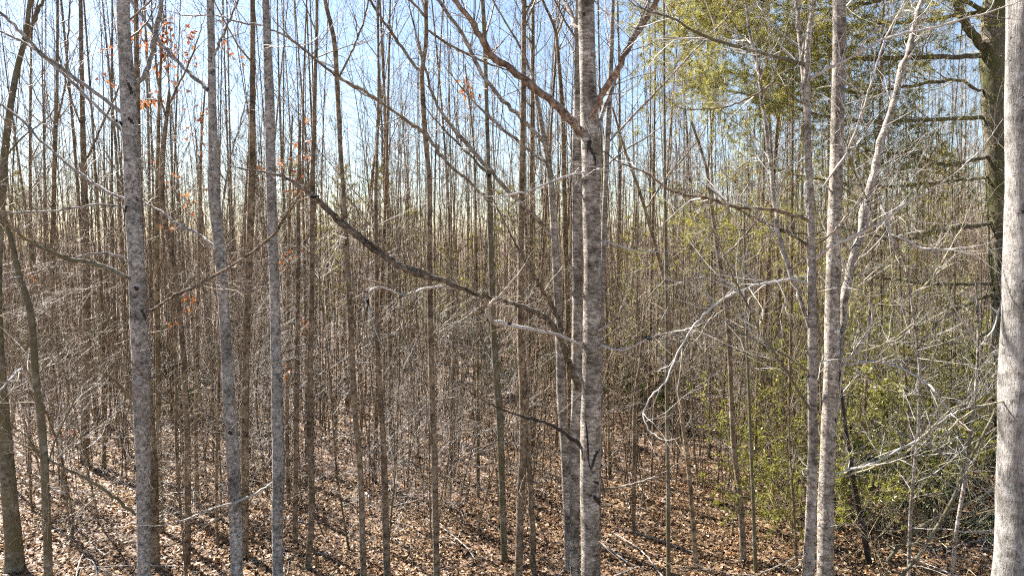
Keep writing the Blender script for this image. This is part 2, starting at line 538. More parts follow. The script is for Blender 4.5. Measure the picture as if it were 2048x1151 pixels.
def traced_tree(name, label, cat, trunk, d, mat, limbs=(), H=13.5, seed=1, lean=0.0, crown=True, twigk=4, group=None, bare=8,
                galls=(), sides=14, tmat='twig', stems=()):
    """trunk: [(x, y, width)] in photo pixels from the top down; d = metres ahead of the camera (None: where the lowest
    point meets the ground); limbs: [(points from the trunk outwards, depth change at the tip)]"""
    rng = np.random.default_rng(seed)
    if d is None:
        d = ground_hit(trunk[-1][0], trunk[-1][1])
    pts = []
    for x, y, w in trunk:
        p = at(x, y, d)
        pts.append([*p, 0.5 * w / FPX * d * off_axis(x)])
    pts = np.array(pts)
    # down to the ground
    lo = pts[-1]
    sl = (pts[-1, :3] - pts[-2, :3]) / max(pts[-2, 2] - pts[-1, 2], 1e-3)
    sl = np.clip(sl, -0.12, 0.12)
    gzz = gz(lo[0], lo[1])
    if lo[2] > gzz + 0.25:
        h = lo[2] - gzz
        q = lo[:3] + np.array([sl[0], sl[1], -1]) * (h - 0.3)
        if h > 0.5:
            pts = np.vstack([pts, [*q, lo[3] * 1.08]])
        b = np.array([lo[0] + sl[0] * h, lo[1], gz(lo[0] + sl[0] * h, lo[1])])
        pts = np.vstack([pts, [b[0], b[1], b[2] + 0.12, lo[3] * 1.2], [*b, lo[3] * 1.55], [b[0], b[1], b[2] - 0.2, lo[3] * 1.9]])
    else:
        b = np.array([lo[0], lo[1], gzz])
        pts = np.vstack([pts, [b[0], b[1], min(gzz, lo[2]) - 0.25, lo[3] * 1.35]])
    HERO_BASES.append((b[0], b[1]))
    # up to the tree top
    top = pts[0]
    upd = unit(pts[0, :3] - pts[1, :3])
    upd = unit(upd + np.array([0, 0, 0.6]))
    n_up = 6
    ext = []
    if trunk[0][1] <= 30 and H > top[2] + 1:
        step = (H - top[2]) / n_up / max(upd[2], 0.5)
        cur = top[:3].copy()
        dd = upd.copy()
        for i in range(1, n_up + 1):
            dd = unit(dd + rng.normal(0, 0.05, 3) + np.array([0, 0, 0.12]))
            cur = cur + dd * step
            ext.append([*cur, max(top[3] * (1 - 0.92 * i / n_up), 0.006)])
    full = np.array(ext[::-1] + list(pts))[::-1]                # from the foot up
    nr = 64
    sp = spline(full, nr)
    sp[:, 3] = np.maximum(sp[:, 3], 0.003)
    root = thing(name, label, cat, tuple(b), group)
    G = Geo()
    V, F = tubes(sp[None, :, :3], sp[None, :, 3], sides)
    # uneven girth
    ctr = np.repeat(sp[:, :3], sides, axis=0)
    k = rng.uniform(0, 6, 3)
    ang = np.tile(np.arange(sides) * 2 * math.pi / sides, nr)
    zz = V[:, 2]
    V = ctr + (V - ctr) * (1 + 0.05 * np.sin(ang * 2 + zz * 1.7 + k[0]) + 0.03 * np.sin(ang * 3 - zz * 5 + k[1]) + rng.normal(0, 0.008, len(V)))[:, None]
    G.add(V, F)
    put('trunk', G.mesh('trunk', mat, origin=b), root)
    # limbs
    T = Geo()
    hasT = False
    for lp in limbs:
        lpts, dz = lp[0], lp[1]
        lmat = M[lp[2]] if len(lp) > 2 and lp[2] else mat
        m = len(lpts)
        arr = []
        for i, q in enumerate(lpts):
            Y = d + (dz * i / (m - 1) if not isinstance(dz, tuple) else dz[0] + (dz[1] - dz[0]) * i / (m - 1))
            arr.append([*at(q[0], q[1], Y), 0.5 * q[2] / FPX * Y * off_axis(q[0])])
        arr = np.array(arr)
        # root the limb inside the trunk
        j = np.argmin(np.linalg.norm(sp[:, :3] - arr[0, :3], axis=1))
        if np.linalg.norm(sp[j, :3] - arr[0, :3]) < sp[j, 3] * 3 + 0.15:
            arr = np.vstack([[*(sp[j, :3] * 0.8 + arr[0, :3] * 0.2 - np.array([0, 0, 0.02])), arr[0, 3] * 1.25], arr])
        # run out to a tip
        e = unit(arr[-1, :3] - arr[-2, :3])
        r_end = arr[-1, 3]
        ln = min(r_end * 60, 1.6)
        arr = np.vstack([arr, [*(arr[-1, :3] + e * ln * 0.5 + np.array([0, 0, 0.05])), r_end * 0.6], [*(arr[-1, :3] + e * ln + np.array([0, 0, 0.16])), 0.002]])
        nl = 4 + 4 * len(arr)
        ls = spline(arr, nl)
        ls[1:-1, :3] += rng.normal(0, 0.007, (nl - 2, 3)) * np.clip(ls[1:-1, 3:4] / 0.02, 0.6, 1.3)
        ls[:, 3] = np.maximum(ls[:, 3] * (1 + rng.normal(0, 0.07, nl)), 0.0018)
        G = Geo()
        G.add(*tubes(ls[None, :, :3], ls[None, :, 3], 7))
        put('branch', G.mesh('branch', lmat, origin=b), root)
        if twigk:
            length = np.linalg.norm(np.diff(ls[:, :3], axis=0), axis=1).sum()
            k = max(3, int(length * twigk))
            T.merge(twig_geo(ls[None, :, :3], ls[None, :, 3], rng, int(k * 1.5), (0.25, 1.25), 0.06, 3))
            hasT = True
    # crown above the picture and thin shoots along the stem
    if crown:
        tp = sp[int(nr * 0.45):]
        S, D, r, t = offspring(tp[None, :, :3], tp[None, :, 3], 14, rng, 0.15, 0.98, (0.6, 1.1))
        l = rng.uniform(1.0, 2.6, len(S)) * (1.15 - 0.7 * t)
        keep = S[:, 2] > 7.5
        S, D, r, l = S[keep], D[keep], r[keep], l[keep]
        if len(S):
            P1, R1 = grow(S, D, l, np.clip(r * 0.4, 0.004, 0.016), 7, rng, 0.12, 0.12, 0.85)
            T.add(*tubes(P1, R1, 4))
            T.merge(twig_geo(P1, R1, rng, 5, (0.3, 0.9), 0.1, 2, rmax=0.005))
            hasT = True
    if bare:
        tp = sp[int(nr * 0.08):int(nr * 0.75)]
        S, D, r, t = offspring(tp[None, :, :3], tp[None, :, 3], bare, rng, 0.05, 1.0, (0.8, 1.5))
        P1, R1 = grow(S, D, rng.uniform(0.4, 1.5, len(S)), np.full(len(S), 0.0055), 7, rng, 0.06, 0.2, 0.75)
        T.add(*tubes(P1, R1, 4))
        T.merge(twig_geo(P1, R1, rng, 4, (0.2, 0.6), 0.06, 2))
        hasT = True
    if hasT:
        put('twigs', T.mesh('twigs', M[tmat], origin=b), root, kind='stuff')
    for gx_, gy_, gw, gh, dz in galls:
        Y = d + dz
        c = at(gx_, gy_, Y)
        s = 0.5 / FPX * Y
        G = Geo()
        for _ in range(5):
            o_ = rng.normal(0, 0.45, 3) * np.array([gw, gw * 0.5, gh]) * s
            k_ = rng.uniform(0.3, 0.6)
            G.add(*lumpy(c + o_, (gw * s * k_, gw * s * k_, gh * s * k_), rng))
        put('gall', G.mesh('gall', M['black'], origin=b), root, label='black knobbly gall on the branch')
    root['_d'] = 0
    del root['_d']
    return root, sp, d, b, rng


def on_bark(root, b, sp, d, pts, mat, name, width, label=None, thick=0.004):
    """a mark lying on the side of the trunk that faces the camera"""
    arr = []
    for x, y in pts:
        c = at(x, y, d)
        j = np.argmin(np.abs(sp[:, 2] - c[2]))
        cx, cy, r = sp[j, 0], sp[j, 1], sp[j, 3]
        dx = np.clip(c[0] - cx, -r * 0.97, r * 0.97)
        arr.append([cx + dx, cy - math.sqrt(max(r * r * 1.02 - dx * dx, 0)) , c[2], width])
    arr = np.array(arr)
    s = spline(arr, 4 * len(arr))
    n = len(s)
    s[:, 3] = width * np.sin(np.linspace(0.35, math.pi - 0.35, n)) * (1 + 0.35 * np.sin(np.arange(n) * 2.3))
    G = Geo()
    V, F = tubes(s[None, :, :3], s[None, :, 3], 6)
    ctr = np.repeat(s[:, :3], 6, axis=0)
    V = ctr + (V - ctr) * np.array([1, thick / width, 1])
    G.add(V, F)
    o = put(name, G.mesh(name, mat, origin=b), root)
    if label:
        o['label'] = label
    return o


BT, CT = 'bare_tree', 'tree'
# --- T1: thick grey trunk on the left
T1 = traced_tree(BT, 'thick grey lichened trunk on the left with two parallel limbs rising leftwards', CT,
    [(246, 0, 27), (250, 100, 28), (257, 205, 33), (262, 300, 33), (266, 400, 35), (274, 560, 36), (280, 700, 36), (283, 780, 36), (285, 870, 34), (287, 1000, 31), (288, 1151, 30)], 9.0, M['grey'],
    [([(240, 220, 9), (167, 170, 9), (115, 132, 9), (66, 90, 8), (28, 49, 7), (0, 24, 6), (-60, -20, 5)], -0.8),
     ([(240, 255, 8), (174, 195, 8), (118, 140, 7), (70, 100, 6), (42, 83, 6), (0, 63, 5), (-60, 40, 4)], 0.5),
     ([(262, 178, 13), (280, 161, 12), (297, 130, 11), (306, 87, 11), (319, 28, 10), (324, -20, 9)], 0.4),
     ([(250, 398, 6), (195, 372, 7), (139, 330, 7), (87, 285, 6), (35, 233, 5), (0, 208, 5), (-50, 170, 4)], 0.7),
     ([(248, 415, 6), (222, 410, 5), (174, 411, 5), (104, 422, 5), (0, 424, 4), (-60, 420, 3)], -0.7),
     ([(275, 573, 12), (243, 550, 11), (195, 530, 11), (149, 519, 11), (104, 505, 10), (63, 484, 9), (20, 453, 8), (0, 432, 7), (-60, 390, 5)], -1.2, 'olive'),
     ([(303, 620, 7), (348, 592, 7), (400, 568, 7), (435, 547, 7), (487, 516, 6), (539, 477, 6), (570, 436, 5), (591, 404, 4)], -1.1, 'limb'),
     ([(268, 1026, 8), (226, 991, 8), (174, 956, 7), (122, 932, 6), (70, 900, 5), (20, 878, 3)], -0.5, 'olive'),
     ([(262, 796, 6), (228, 760, 5), (190, 735, 3)], -0.3, 'olive'),
     ([(257, 516, 5), (216, 507, 5), (167, 510, 4), (118, 530, 4), (52, 550, 4), (0, 562, 4), (-50, 580, 3)], -0.9)],
    H=14.5, seed=11, galls=[(240, 247, 9, 14, -0.16), (252, 418, 8, 10, -0.16)], bare=10)
for pp, w in (([(287, 618), (294, 640)], 0.035), ([(264, 238), (272, 250)], 0.022), ([(276, 925), (281, 938)], 0.03), ([(262, 168), (268, 190)], 0.03), ([(277, 572), (284, 580)], 0.03)):
    on_bark(T1[0], T1[3], T1[1], T1[2], pp, M['scar'], 'bark_scar', w)
traced_tree(BT, 'brown trunk standing close behind the right side of the thick left trunk', CT,
    [(272, 0, 9), (276, 300, 13), (284, 600, 18), (297, 800, 20), (304, 900, 20), (308, 1000, 20), (311, 1151, 21)], 9.8, M['brown'], H=13, seed=12)
T2 = traced_tree(BT, 'slender pale blotched trunk second of the three on the left, bowing right downwards', CT,
    [(421, 0, 15), (424, 174, 17), (426, 300, 20), (429, 400, 23), (444, 554, 22), (457, 780, 25), (467, 925, 26), (471, 1040, 26), (474, 1151, 28)], 9.2, M['grey'],
    [([(424, 145, 6), (433, 101, 6), (448, 66, 5), (462, 35, 4), (476, 0, 4)], -0.3),
     ([(416, 178, 8), (382, 150, 9), (348, 115, 8), (313, 73, 8), (288, 38, 7), (261, 0, 6)], 0.6),
     ([(430, 495, 6), (400, 470, 6), (361, 450, 6), (320, 422, 5), (288, 404, 4)], 0.6),
     ([(455, 855, 6), (417, 831, 5), (368, 822, 5), (334, 803, 5), (306, 775, 4)], -0.5, 'brown'),
     ([(442, 470, 4), (447, 400, 4), (460, 320, 3), (480, 250, 3)], -0.4)], H=14, seed=13, bare=9)
on_bark(T2[0], T2[3], T2[1], T2[2], [(448, 618), (456, 622)], M['patch'], 'bark_patch', 0.03, 'pale bark patch')
on_bark(T2[0], T2[3], T2[1], T2[2], [(462, 858), (468, 866)], M['scar'], 'bark_scar', 0.03)
on_bark(T2[0], T2[3], T2[1], T2[2], [(418, 175), (421, 182)], M['scar'], 'bark_scar', 0.03)
T3 = traced_tree(BT, 'straight grey trunk third of the three on the left, right of the blotched one', CT,
    [(531, 0, 15), (538, 174, 19), (543, 400, 20), (548, 554, 21), (554, 780, 22), (557, 925, 26), (555, 1060, 25), (556, 1151, 24)], 9.4, M['grey'],
    [([(542, 966, 4), (487, 998, 5), (435, 1012, 4), (365, 1040, 3)], -0.8, 'twig_pale'),
     ([(530, 52, 4), (480, 45, 4), (430, 30, 3), (380, 32, 3)], 0.5),
     ([(545, 60, 4), (590, 85, 5), (640, 125, 5), (700, 170, 4)], 0.6)], H=14, seed=14, bare=10)
traced_tree(BT, 'thin brown trunk between the second and third grey trunks on the left', CT,
    [(505, 0, 9), (505, 174, 12), (504, 350, 14), (497, 554, 14), (491, 780, 14), (490, 925, 15), (491, 1112, 14)], None, M['brown'], H=13, seed=15)
traced_tree(BT, 'brown trunk rooted in leaf litter far left of the thick left trunk', CT,
    [(161, 0, 8), (164, 174, 10), (169, 400, 14), (173, 554, 17), (172, 780, 18), (170, 850, 19), (169, 928, 22)], None, M['brown'],
    [([(168, 330, 5), (200, 260, 5), (235, 180, 4), (255, 120, 3)], 0.6), ([(166, 260, 4), (140, 190, 4), (120, 120, 3)], -0.5)], H=15, seed=16)
traced_tree(BT, 'bowed mossy trunk at the left edge forking near the top, with flared foot', CT,
    [(60, 0, 9), (50, 75, 11), (30, 160, 14), (12, 280, 16), (2, 420, 18), (-6, 550, 20), (-2, 700, 24), (8, 850, 28), (20, 1000, 34), (28, 1100, 41), (30, 1140, 52)], None, M['olive'],
    [([(47, 88, 9), (62, 55, 9), (75, 25, 8), (86, -10, 7)], 0.4), ([(3, 330, 4), (40, 280, 4), (90, 240, 3)], -0.5)], H=13, seed=17)
traced_tree(BT, 'leaning olive brown trunk left of the thick left trunk, curving out at the left edge', CT,
    [(-6, 330, 7), (3, 400, 8), (20, 470, 11), (40, 555, 13), (62, 630, 15), (72, 760, 16), (84, 850, 17), (92, 1000, 18), (97, 1151, 19)], 8.6, M['olive'],
    [([(18, 470, 5), (-10, 440, 5), (-40, 420, 4)], 0.2),
     ([(75, 800, 5), (45, 740, 6), (20, 760, 5), (-10, 790, 5)], -0.5, 'twig_pale'),
     ([(88, 930, 5), (60, 880, 4), (25, 850, 3)], -0.4), ([(90, 960, 5), (110, 880, 4), (150, 800, 3)], 0.4)], H=8.5, seed=18, crown=False)
traced_tree(BT, 'slim tree behind the parallel limbs on the far left, rising in two thin leaders', CT,
    [(115, 0, 5), (114, 174, 7), (107, 400, 9), (104, 554, 10), (100, 700, 10), (104, 870, 11)], None, M['stand'],
    [([(112, 250, 4), (128, 180, 4), (135, 100, 4), (140, 0, 3)], 0.3)], H=13, seed=19)
traced_tree(BT, 'slim trunk right of the thick left trunk that forks at the orange leaves', CT,
    [(338, 180, 5), (334, 230, 8), (326, 300, 11), (324, 400, 11), (340, 490, 10), (352, 560, 10), (366, 700, 12), (374, 860, 12), (376, 1000, 13), (376, 1151, 13)], 9.9, M['brown'],
    [([(336, 215, 6), (352, 180, 5), (372, 140, 4), (392, 90, 3)], 0.4), ([(333, 240, 5), (320, 190, 5), (312, 120, 4), (305, 40, 3)], -0.3)], H=13, seed=20, crown=False)

# --- centre
C1 = traced_tree(BT, 'tall pale banded trunk in the centre, forking into two limbs below the sky', CT,
    [(1172, 0, 33), (1174, 90, 31), (1176, 174, 31), (1181, 270, 37), (1183, 400, 37), (1185, 554, 37), (1184, 680, 37), (1183, 780, 38), (1180, 925, 42), (1181, 1040, 42), (1181, 1151, 42)], 8.6, M['pale'],
    [([(1170, 272, 20), (1115, 216, 17), (1045, 156, 15), (993, 118, 14), (968, 87, 13), (944, 45, 12), (909, 0, 10), (870, -60, 8), (820, -140, 6)], -0.7, 'ruddy'),
     ([(1181, 272, 17), (1188, 226, 15), (1201, 195, 14), (1222, 160, 13), (1250, 108, 12), (1285, 49, 11), (1313, 0, 10), (1345, -60, 6)], -0.6, 'ruddy'),
     ([(1196, 250, 8), (1212, 209, 9), (1236, 143, 8), (1264, 76, 7), (1299, 0, 6)], 0.5),
     ([(1163, 60, 10), (1152, 50, 9), (1140, 25, 8), (1128, 0, 7)], 0.4),
     ([(1180, 340, 4), (1122, 356, 4), (1063, 380, 4), (1000, 392, 3)], -0.8, 'twig_pale'),
     ([(1166, 690, 5), (1114, 669, 6), (1062, 658, 7), (1010, 648, 8), (986, 641, 9), (975, 623, 9), (982, 606, 8), (1000, 590, 4)], -0.9, 'twig_pale'),
     ([(1190, 684, 5), (1243, 700, 5), (1306, 672, 4), (1375, 658, 3)], -1.0, 'twig_pale'),
     ([(1176, 674, 4), (1219, 648, 4), (1240, 620, 3), (1250, 595, 2)], -0.6, 'twig_pale'),
     ([(1200, 480, 4), (1240, 492, 4), (1290, 502, 3)], -0.5, 'twig_pale'),
     ([(1160, 888, 9), (1140, 874, 8), (1100, 848, 7), (1060, 836, 6), (1025, 826, 4)], -0.3, 'dark'),
     ([(1208, 978, 4), (1260, 968, 4), (1310, 952, 3)], -0.4)],
    H=15, seed=31, galls=[(1018, 646, 12, 8, -0.39), (1295, 675, 14, 9, -0.65)], bare=10, sides=20)
for pts_, w in (([(1170, 838), (1172, 860), (1174, 890), (1176, 920), (1180, 930)], 0.016), ([(1180, 932), (1184, 918), (1190, 902), (1199, 894)], 0.018),
                ([(1160, 878), (1164, 900), (1165, 920)], 0.012), ([(1176, 982), (1190, 992), (1198, 1004)], 0.045), ([(1186, 955), (1196, 962)], 0.022),
                ([(1180, 271), (1178, 299), (1186, 313), (1190, 335)], 0.018), ([(1176, 280), (1174, 310)], 0.022), ([(1165, 30), (1168, 36)], 0.02)):
    on_bark(C1[0], C1[3], C1[1], C1[2], pts_, M['scar'], 'bark_scar', w, 'black scar on the pale bark')
traced_tree(BT, 'silvery trunk close behind the left side of the central forked trunk, with long broken limb', CT,
    [(1156, 0, 10), (1155, 174, 13), (1154, 300, 18), (1154, 400, 20), (1154, 554, 20), (1153, 780, 20), (1150, 925, 20), (1150, 1151, 22)], 9.5, M['pale'],
    [([(1153, 790, 12), (1149, 755, 13), (1135, 714, 13), (1125, 686, 12), (1101, 644, 12), (1062, 620, 11), (1014, 602, 9), (975, 595, 8), (944, 585, 9), (909, 569, 10), (875, 557, 11), (819, 543, 12), (753, 502, 12), (725, 481, 11), (680, 445, 11), (640, 405, 10), (600, 372, 9), (565, 354, 6), (520, 342, 4), (470, 335, 2)], -1.5, 'limb'),
     ([(1125, 660, 9), (1104, 609, 9), (1090, 588, 8), (1080, 572, 7)], (-0.28, -0.5), 'limb'),
     ([(941, 582, 6), (896, 573, 5), (854, 575, 5), (809, 589, 4), (767, 575, 4), (742, 580, 4), (731, 598, 5), (738, 620, 5), (744, 640, 3)], (-0.63, -0.95), 'twig_pale'),
     ([(900, 562, 6), (850, 543, 7), (800, 528, 6), (760, 500, 6)], (-0.72, -0.95), 'limb')],
    H=13.5, seed=32, galls=[(1075, 570, 10, 14, -0.5), (735, 609, 7, 24, -0.9), (1092, 640, 9, 10, -0.32), (628, 394, 22, 9, -1.24)], twigk=5)
traced_tree(BT, 'pale curved trunk left of the central pair, sending long limbs up to the left', CT,
    [(1062, 140, 6), (1073, 195, 8), (1088, 275, 11), (1100, 350, 13), (1108, 450, 14), (1113, 554, 16), (1118, 650, 16), (1122, 780, 19), (1131, 925, 17), (1135, 1060, 16), (1137, 1138, 17)], None, M['pale'],
    [([(1090, 288, 9), (1035, 229, 8), (1000, 195, 8), (958, 136, 8), (920, 63, 7), (878, 0, 6), (840, -60, 5)], -0.6),
     ([(1092, 325, 7), (1045, 290, 7), (996, 250, 6), (950, 205, 4)], 0.4),
     ([(1106, 476, 8), (1073, 436, 8), (1041, 408, 8), (975, 337, 8), (916, 268, 8), (875, 209, 6), (854, 149, 5), (835, 80, 4)], -0.9),
     ([(1066, 160, 5), (1048, 110, 5), (1020, 60, 4), (985, 0, 4)], 0.3)], H=11, seed=33, crown=False)
traced_tree(BT, 'straight brown trunk left of the pale curved trunk, twinned near its foot', CT,
    [(1048, 0, 9), (1047, 174, 11), (1043, 400, 12), (1041, 554, 13), (1042, 700, 15), (1048, 790, 19), (1046, 900, 17), (1041, 1000, 17), (1037, 1151, 17)], 10.0, M['brown'],
    [([(1051, 830, 10), (1056, 880, 11), (1062, 1000, 12), (1067, 1151, 13), (1068, 1230, 14)], 0.1)], H=13, seed=34)
traced_tree(BT, 'thin straight pole between the twinned brown trunk and the pale curved trunk', CT,
    [(1066, 0, 6), (1065, 174, 8), (1063, 400, 9), (1062, 554, 9), (1060, 700, 10), (1058, 890, 11)], None, M['stand'], H=13, seed=35)
traced_tree(BT, 'slightly crooked olive trunk left of the twinned brown trunk, its foot in view', CT,
    [(965, 0, 8), (970, 100, 9), (974, 240, 8), (977, 340, 9), (980, 400, 11), (983, 554, 12), (989, 700, 13), (997, 800, 14), (1002, 900, 13), (1005, 1000, 13), (1009, 1120, 15)], None, M['olive'],
    [([(977, 348, 6), (930, 300, 5), (880, 250, 3)], 0.4)], H=13, seed=36, galls=[(978, 348, 9, 12, -0.1)])
traced_tree(BT, 'sinuous brown trunk in the middle kinked below the sky, two limbs crossing it', CT,
    [(852, 0, 8), (852, 87, 9), (844, 140, 9), (847, 226, 10), (852, 290, 10), (858, 350, 9), (859, 420, 10), (859, 554, 12), (862, 700, 12), (864, 800, 12), (869, 925, 13), (873, 1151, 14)], 9.6, M['brown'],
    [([(842, 146, 6), (800, 90, 6), (765, 40, 5), (739, 0, 5), (710, -50, 4)], 0.5),
     ([(848, 264, 7), (800, 232, 6), (750, 195, 6), (680, 156, 5), (620, 110, 4)], -0.6),
     ([(852, 268, 7), (889, 320, 7), (937, 361, 6), (968, 393, 5), (990, 415, 3)], -0.6),
     ([(853, 60, 5), (900, 90, 5), (960, 120, 4)], 0.4), ([(854, 40, 5), (830, 10, 5), (800, -20, 4)], -0.4)], H=13, seed=37)
traced_tree(BT, 'slim trunk left of the sinuous one, widening towards the bottom of the view', CT,
    [(756, 0, 4), (757, 174, 5), (752, 400, 7), (753, 554, 8), (755, 700, 9), (762, 800, 11), (768, 925, 13), (772, 1080, 14), (775, 1151, 15)], 9.7, M['brown'], H=12, seed=38)
traced_tree(BT, 'bent brown trunk leaning left with height, under the dark broken limb', CT,
    [(650, 0, 8), (668, 80, 9), (675, 180, 9), (681, 300, 9), (688, 400, 9), (697, 554, 10), (703, 680, 11), (707, 780, 12), (712, 850, 12), (721, 950, 13), (727, 1151, 13)], 9.5, M['brown'],
    [([(674, 160, 5), (700, 110, 4), (725, 50, 4), (740, -10, 3)], 0.4)], H=12.5, seed=39)
traced_tree(BT, 'brown trunk right of the three grey left trunks with curved foot in leaf litter', CT,
    [(634, 0, 6), (630, 174, 8), (627, 300, 9), (624, 400, 10), (624, 554, 11), (620, 780, 11), (620, 900, 12), (624, 1010, 13), (616, 1138, 15)], None, M['brown'], H=13, seed=40)
traced_tree(BT, 'thin brown trunk beside the curved-foot trunk, just right of the third grey trunk', CT,
    [(600, 240, 5), (597, 400, 8), (596, 554, 9), (594, 700, 10), (592, 900, 11), (590, 1085, 12)], None, M['brown'], H=9, seed=41)
traced_tree(BT, 'slim trunk rising from behind the right side of the central forked trunk', CT,
    [(1226, 0, 7), (1222, 130, 9), (1216, 250, 11), (1212, 350, 11), (1209, 420, 11), (1205, 560, 11), (1200, 700, 12), (1196, 1000, 12)], 10.8, M['pale'],
    [([(1221, 280, 5), (1271, 226, 5), (1323, 174, 4), (1380, 111, 4), (1440, 50, 3)], -0.5),
     ([(1214, 330, 4), (1250, 300, 4), (1300, 270, 3)], 0.4)], H=13, seed=42)
traced_tree(BT, 'slim pale pole seen between the pale curved trunk and the silvery trunk', CT,
    [(1085, 0, 5), (1110, 60, 6), (1118, 130, 7), (1126, 240, 9), (1128, 350, 9), (1131, 480, 10), (1135, 600, 10), (1139, 800, 10), (1140, 960, 11)], None, M['stand'],
    [([(1113, 70, 4), (1125, 45, 4), (1130, 20, 3)], 0.2)], H=12, seed=43)
traced_tree(BT, 'straight thin dark pole right of the central forked trunk', CT,
    [(1328, 0, 4), (1330, 380, 6), (1333, 590, 7), (1333, 760, 7), (1336, 960, 8), (1337, 1151, 9)], 9.6, M['olive'],
    [([(1331, 560, 3), (1300, 590, 3), (1260, 640, 2)], -0.4)], H=11, seed=44)
traced_tree(BT, 'thin brown stem with foot in leaf litter right of the central trunk', CT,
    [(1290, 600, 4), (1280, 720, 6), (1270, 800, 8), (1268, 930, 8), (1267, 1066, 9)], None, M['brown'], H=6, seed=45, crown=False)

# --- right
R1 = traced_tree(BT, 'pale slender trunk with many side limbs, left one of the close pair on the right', CT,
    [(1626, 0, 9), (1618, 70, 11), (1614, 130, 13), (1614, 210, 15), (1618, 350, 15), (1623, 500, 17), (1624, 640, 18), (1625, 780, 19), (1625, 925, 21), (1621, 1050, 24), (1616, 1151, 28)], 7.0, M['mottle'],
    [([(1608, 200, 8), (1603, 130, 8), (1598, 60, 8), (1592, 0, 7), (1585, -60, 6)], 0.2),
     ([(1609, 129, 8), (1539, 111, 7), (1480, 94, 7), (1418, 76, 6), (1376, 56, 5), (1348, 38, 4), (1290, 20, 3)], -0.6, 'olive'),
     ([(1622, 156, 7), (1661, 136, 6), (1713, 108, 6), (1782, 73, 5), (1852, 59, 5), (1939, 35, 4), (2020, 10, 3)], -0.7, 'twig_pale'),
     ([(1619, 443, 8), (1584, 429, 8), (1543, 418, 8), (1470, 413, 7), (1418, 397, 6), (1348, 383, 5), (1290, 345, 4), (1240, 325, 3)], -0.6, 'brown'),
     ([(1616, 491, 6), (1574, 463, 6), (1529, 443, 5), (1480, 420, 4)], 0.4, 'brown'),
     ([(1626, 522, 7), (1661, 495, 7), (1713, 470, 6), (1765, 443, 6), (1817, 404, 5), (1862, 380, 4), (1930, 330, 3)], -0.9, 'twig_pale'),
     ([(1630, 490, 4), (1665, 465, 4), (1700, 425, 4), (1740, 385, 3), (1790, 340, 2)], 0.3, 'brown'),
     ([(1616, 568, 6), (1591, 559, 5), (1557, 562, 5), (1497, 575, 5), (1452, 595, 4.5), (1418, 620, 4.5), (1383, 658, 4), (1348, 720, 4), (1333, 761, 3.5), (1299, 796, 3), (1287, 831, 3), (1299, 859, 2.5), (1316, 873, 2)], -0.9, 'twig_pale'),
     ([(1614, 642, 9), (1598, 590, 10), (1574, 530, 10), (1557, 467, 10), (1550, 415, 9), (1543, 350, 9), (1529, 243, 8), (1518, 146, 7), (1504, 87, 6), (1490, 0, 5)], 0.5),
     ([(1617, 812, 6), (1590, 770, 6), (1570, 735, 5), (1530, 680, 5), (1500, 620, 4), (1460, 540, 3)], -0.5, 'olive'),
     ([(1614, 740, 5), (1580, 715, 5), (1530, 690, 4), (1470, 665, 3), (1400, 680, 2)], 0.5, 'olive'),
     ([(1612, 208, 5), (1585, 195, 5), (1555, 167, 4), (1500, 195, 4), (1450, 214, 3), (1380, 220, 2)], -0.6, 'brown')],
    H=13, seed=51, twigk=5, bare=8, tmat='twig_pale')
R2 = traced_tree(BT, 'stout pale trunk with a leaning side stem, right one of the close pair', CT,
    [(1679, 0, 26), (1677, 174, 28), (1672, 350, 28), (1667, 520, 29), (1664, 680, 32), (1661, 780, 32), (1656, 880, 33), (1652, 1000, 34), (1650, 1151, 34)], 8.4, M['mottle'],
    [([(1674, 740, 14), (1682, 680, 18), (1688, 610, 20), (1700, 540, 20), (1720, 470, 19), (1735, 400, 18), (1765, 280, 16), (1796, 174, 15), (1824, 70, 14), (1845, 0, 12), (1870, -90, 9)], 0.4),
     ([(1668, 850, 4), (1690, 727, 5), (1716, 703, 5), (1737, 658, 5), (1744, 616, 4), (1713, 575, 3)], -0.5, 'twig_pale'),
     ([(1678, 730, 5), (1748, 724, 5), (1800, 735, 5), (1842, 759, 5), (1869, 780, 5), (1890, 810, 4)], -0.8, 'twig_pale'),
     ([(1676, 712, 4), (1748, 696, 4), (1782, 679, 3), (1810, 660, 3)], 0.5, 'cane'),
     ([(1640, 960, 4), (1696, 940, 5), (1748, 925, 5), (1800, 897, 5), (1845, 873, 5), (1890, 834, 4), (1939, 814, 4), (1984, 806, 3)], -0.5, 'twig_pale'),
     ([(1640, 965, 3), (1700, 948, 4), (1750, 932, 4), (1810, 905, 4), (1850, 868, 4), (1900, 820, 3), (1950, 800, 3)], -0.6, 'cane'),
     ([(1730, 470, 5), (1745, 440, 4), (1735, 400, 4), (1712, 350, 3), (1700, 310, 3)], -0.4, 'brown'),
     ([(1650, 370, 4), (1690, 310, 5), (1720, 240, 5), (1745, 160, 4), (1770, 80, 4), (1800, 20, 3)], -0.7, 'twig_pale')],
    H=14, seed=52, twigk=5, bare=7, tmat='twig_pale')
on_bark(R2[0], R2[3], R2[1], R2[2], [(1662, 661), (1675, 660)], M['patch'], 'bark_patch', 0.034, 'white oval patch on the bark')
on_bark(R2[0], R2[3], R2[1], R2[2], [(1660, 648), (1676, 646)], M['scar'], 'bark_scar', 0.02)
on_bark(R2[0], R2[3], R2[1], R2[2], [(1668, 225), (1671, 236)], M['scar'], 'bark_scar', 0.03)
on_bark(R2[0], R2[3], R2[1], R2[2], [(1664, 835), (1672, 840)], M['scar'], 'bark_scar', 0.03)
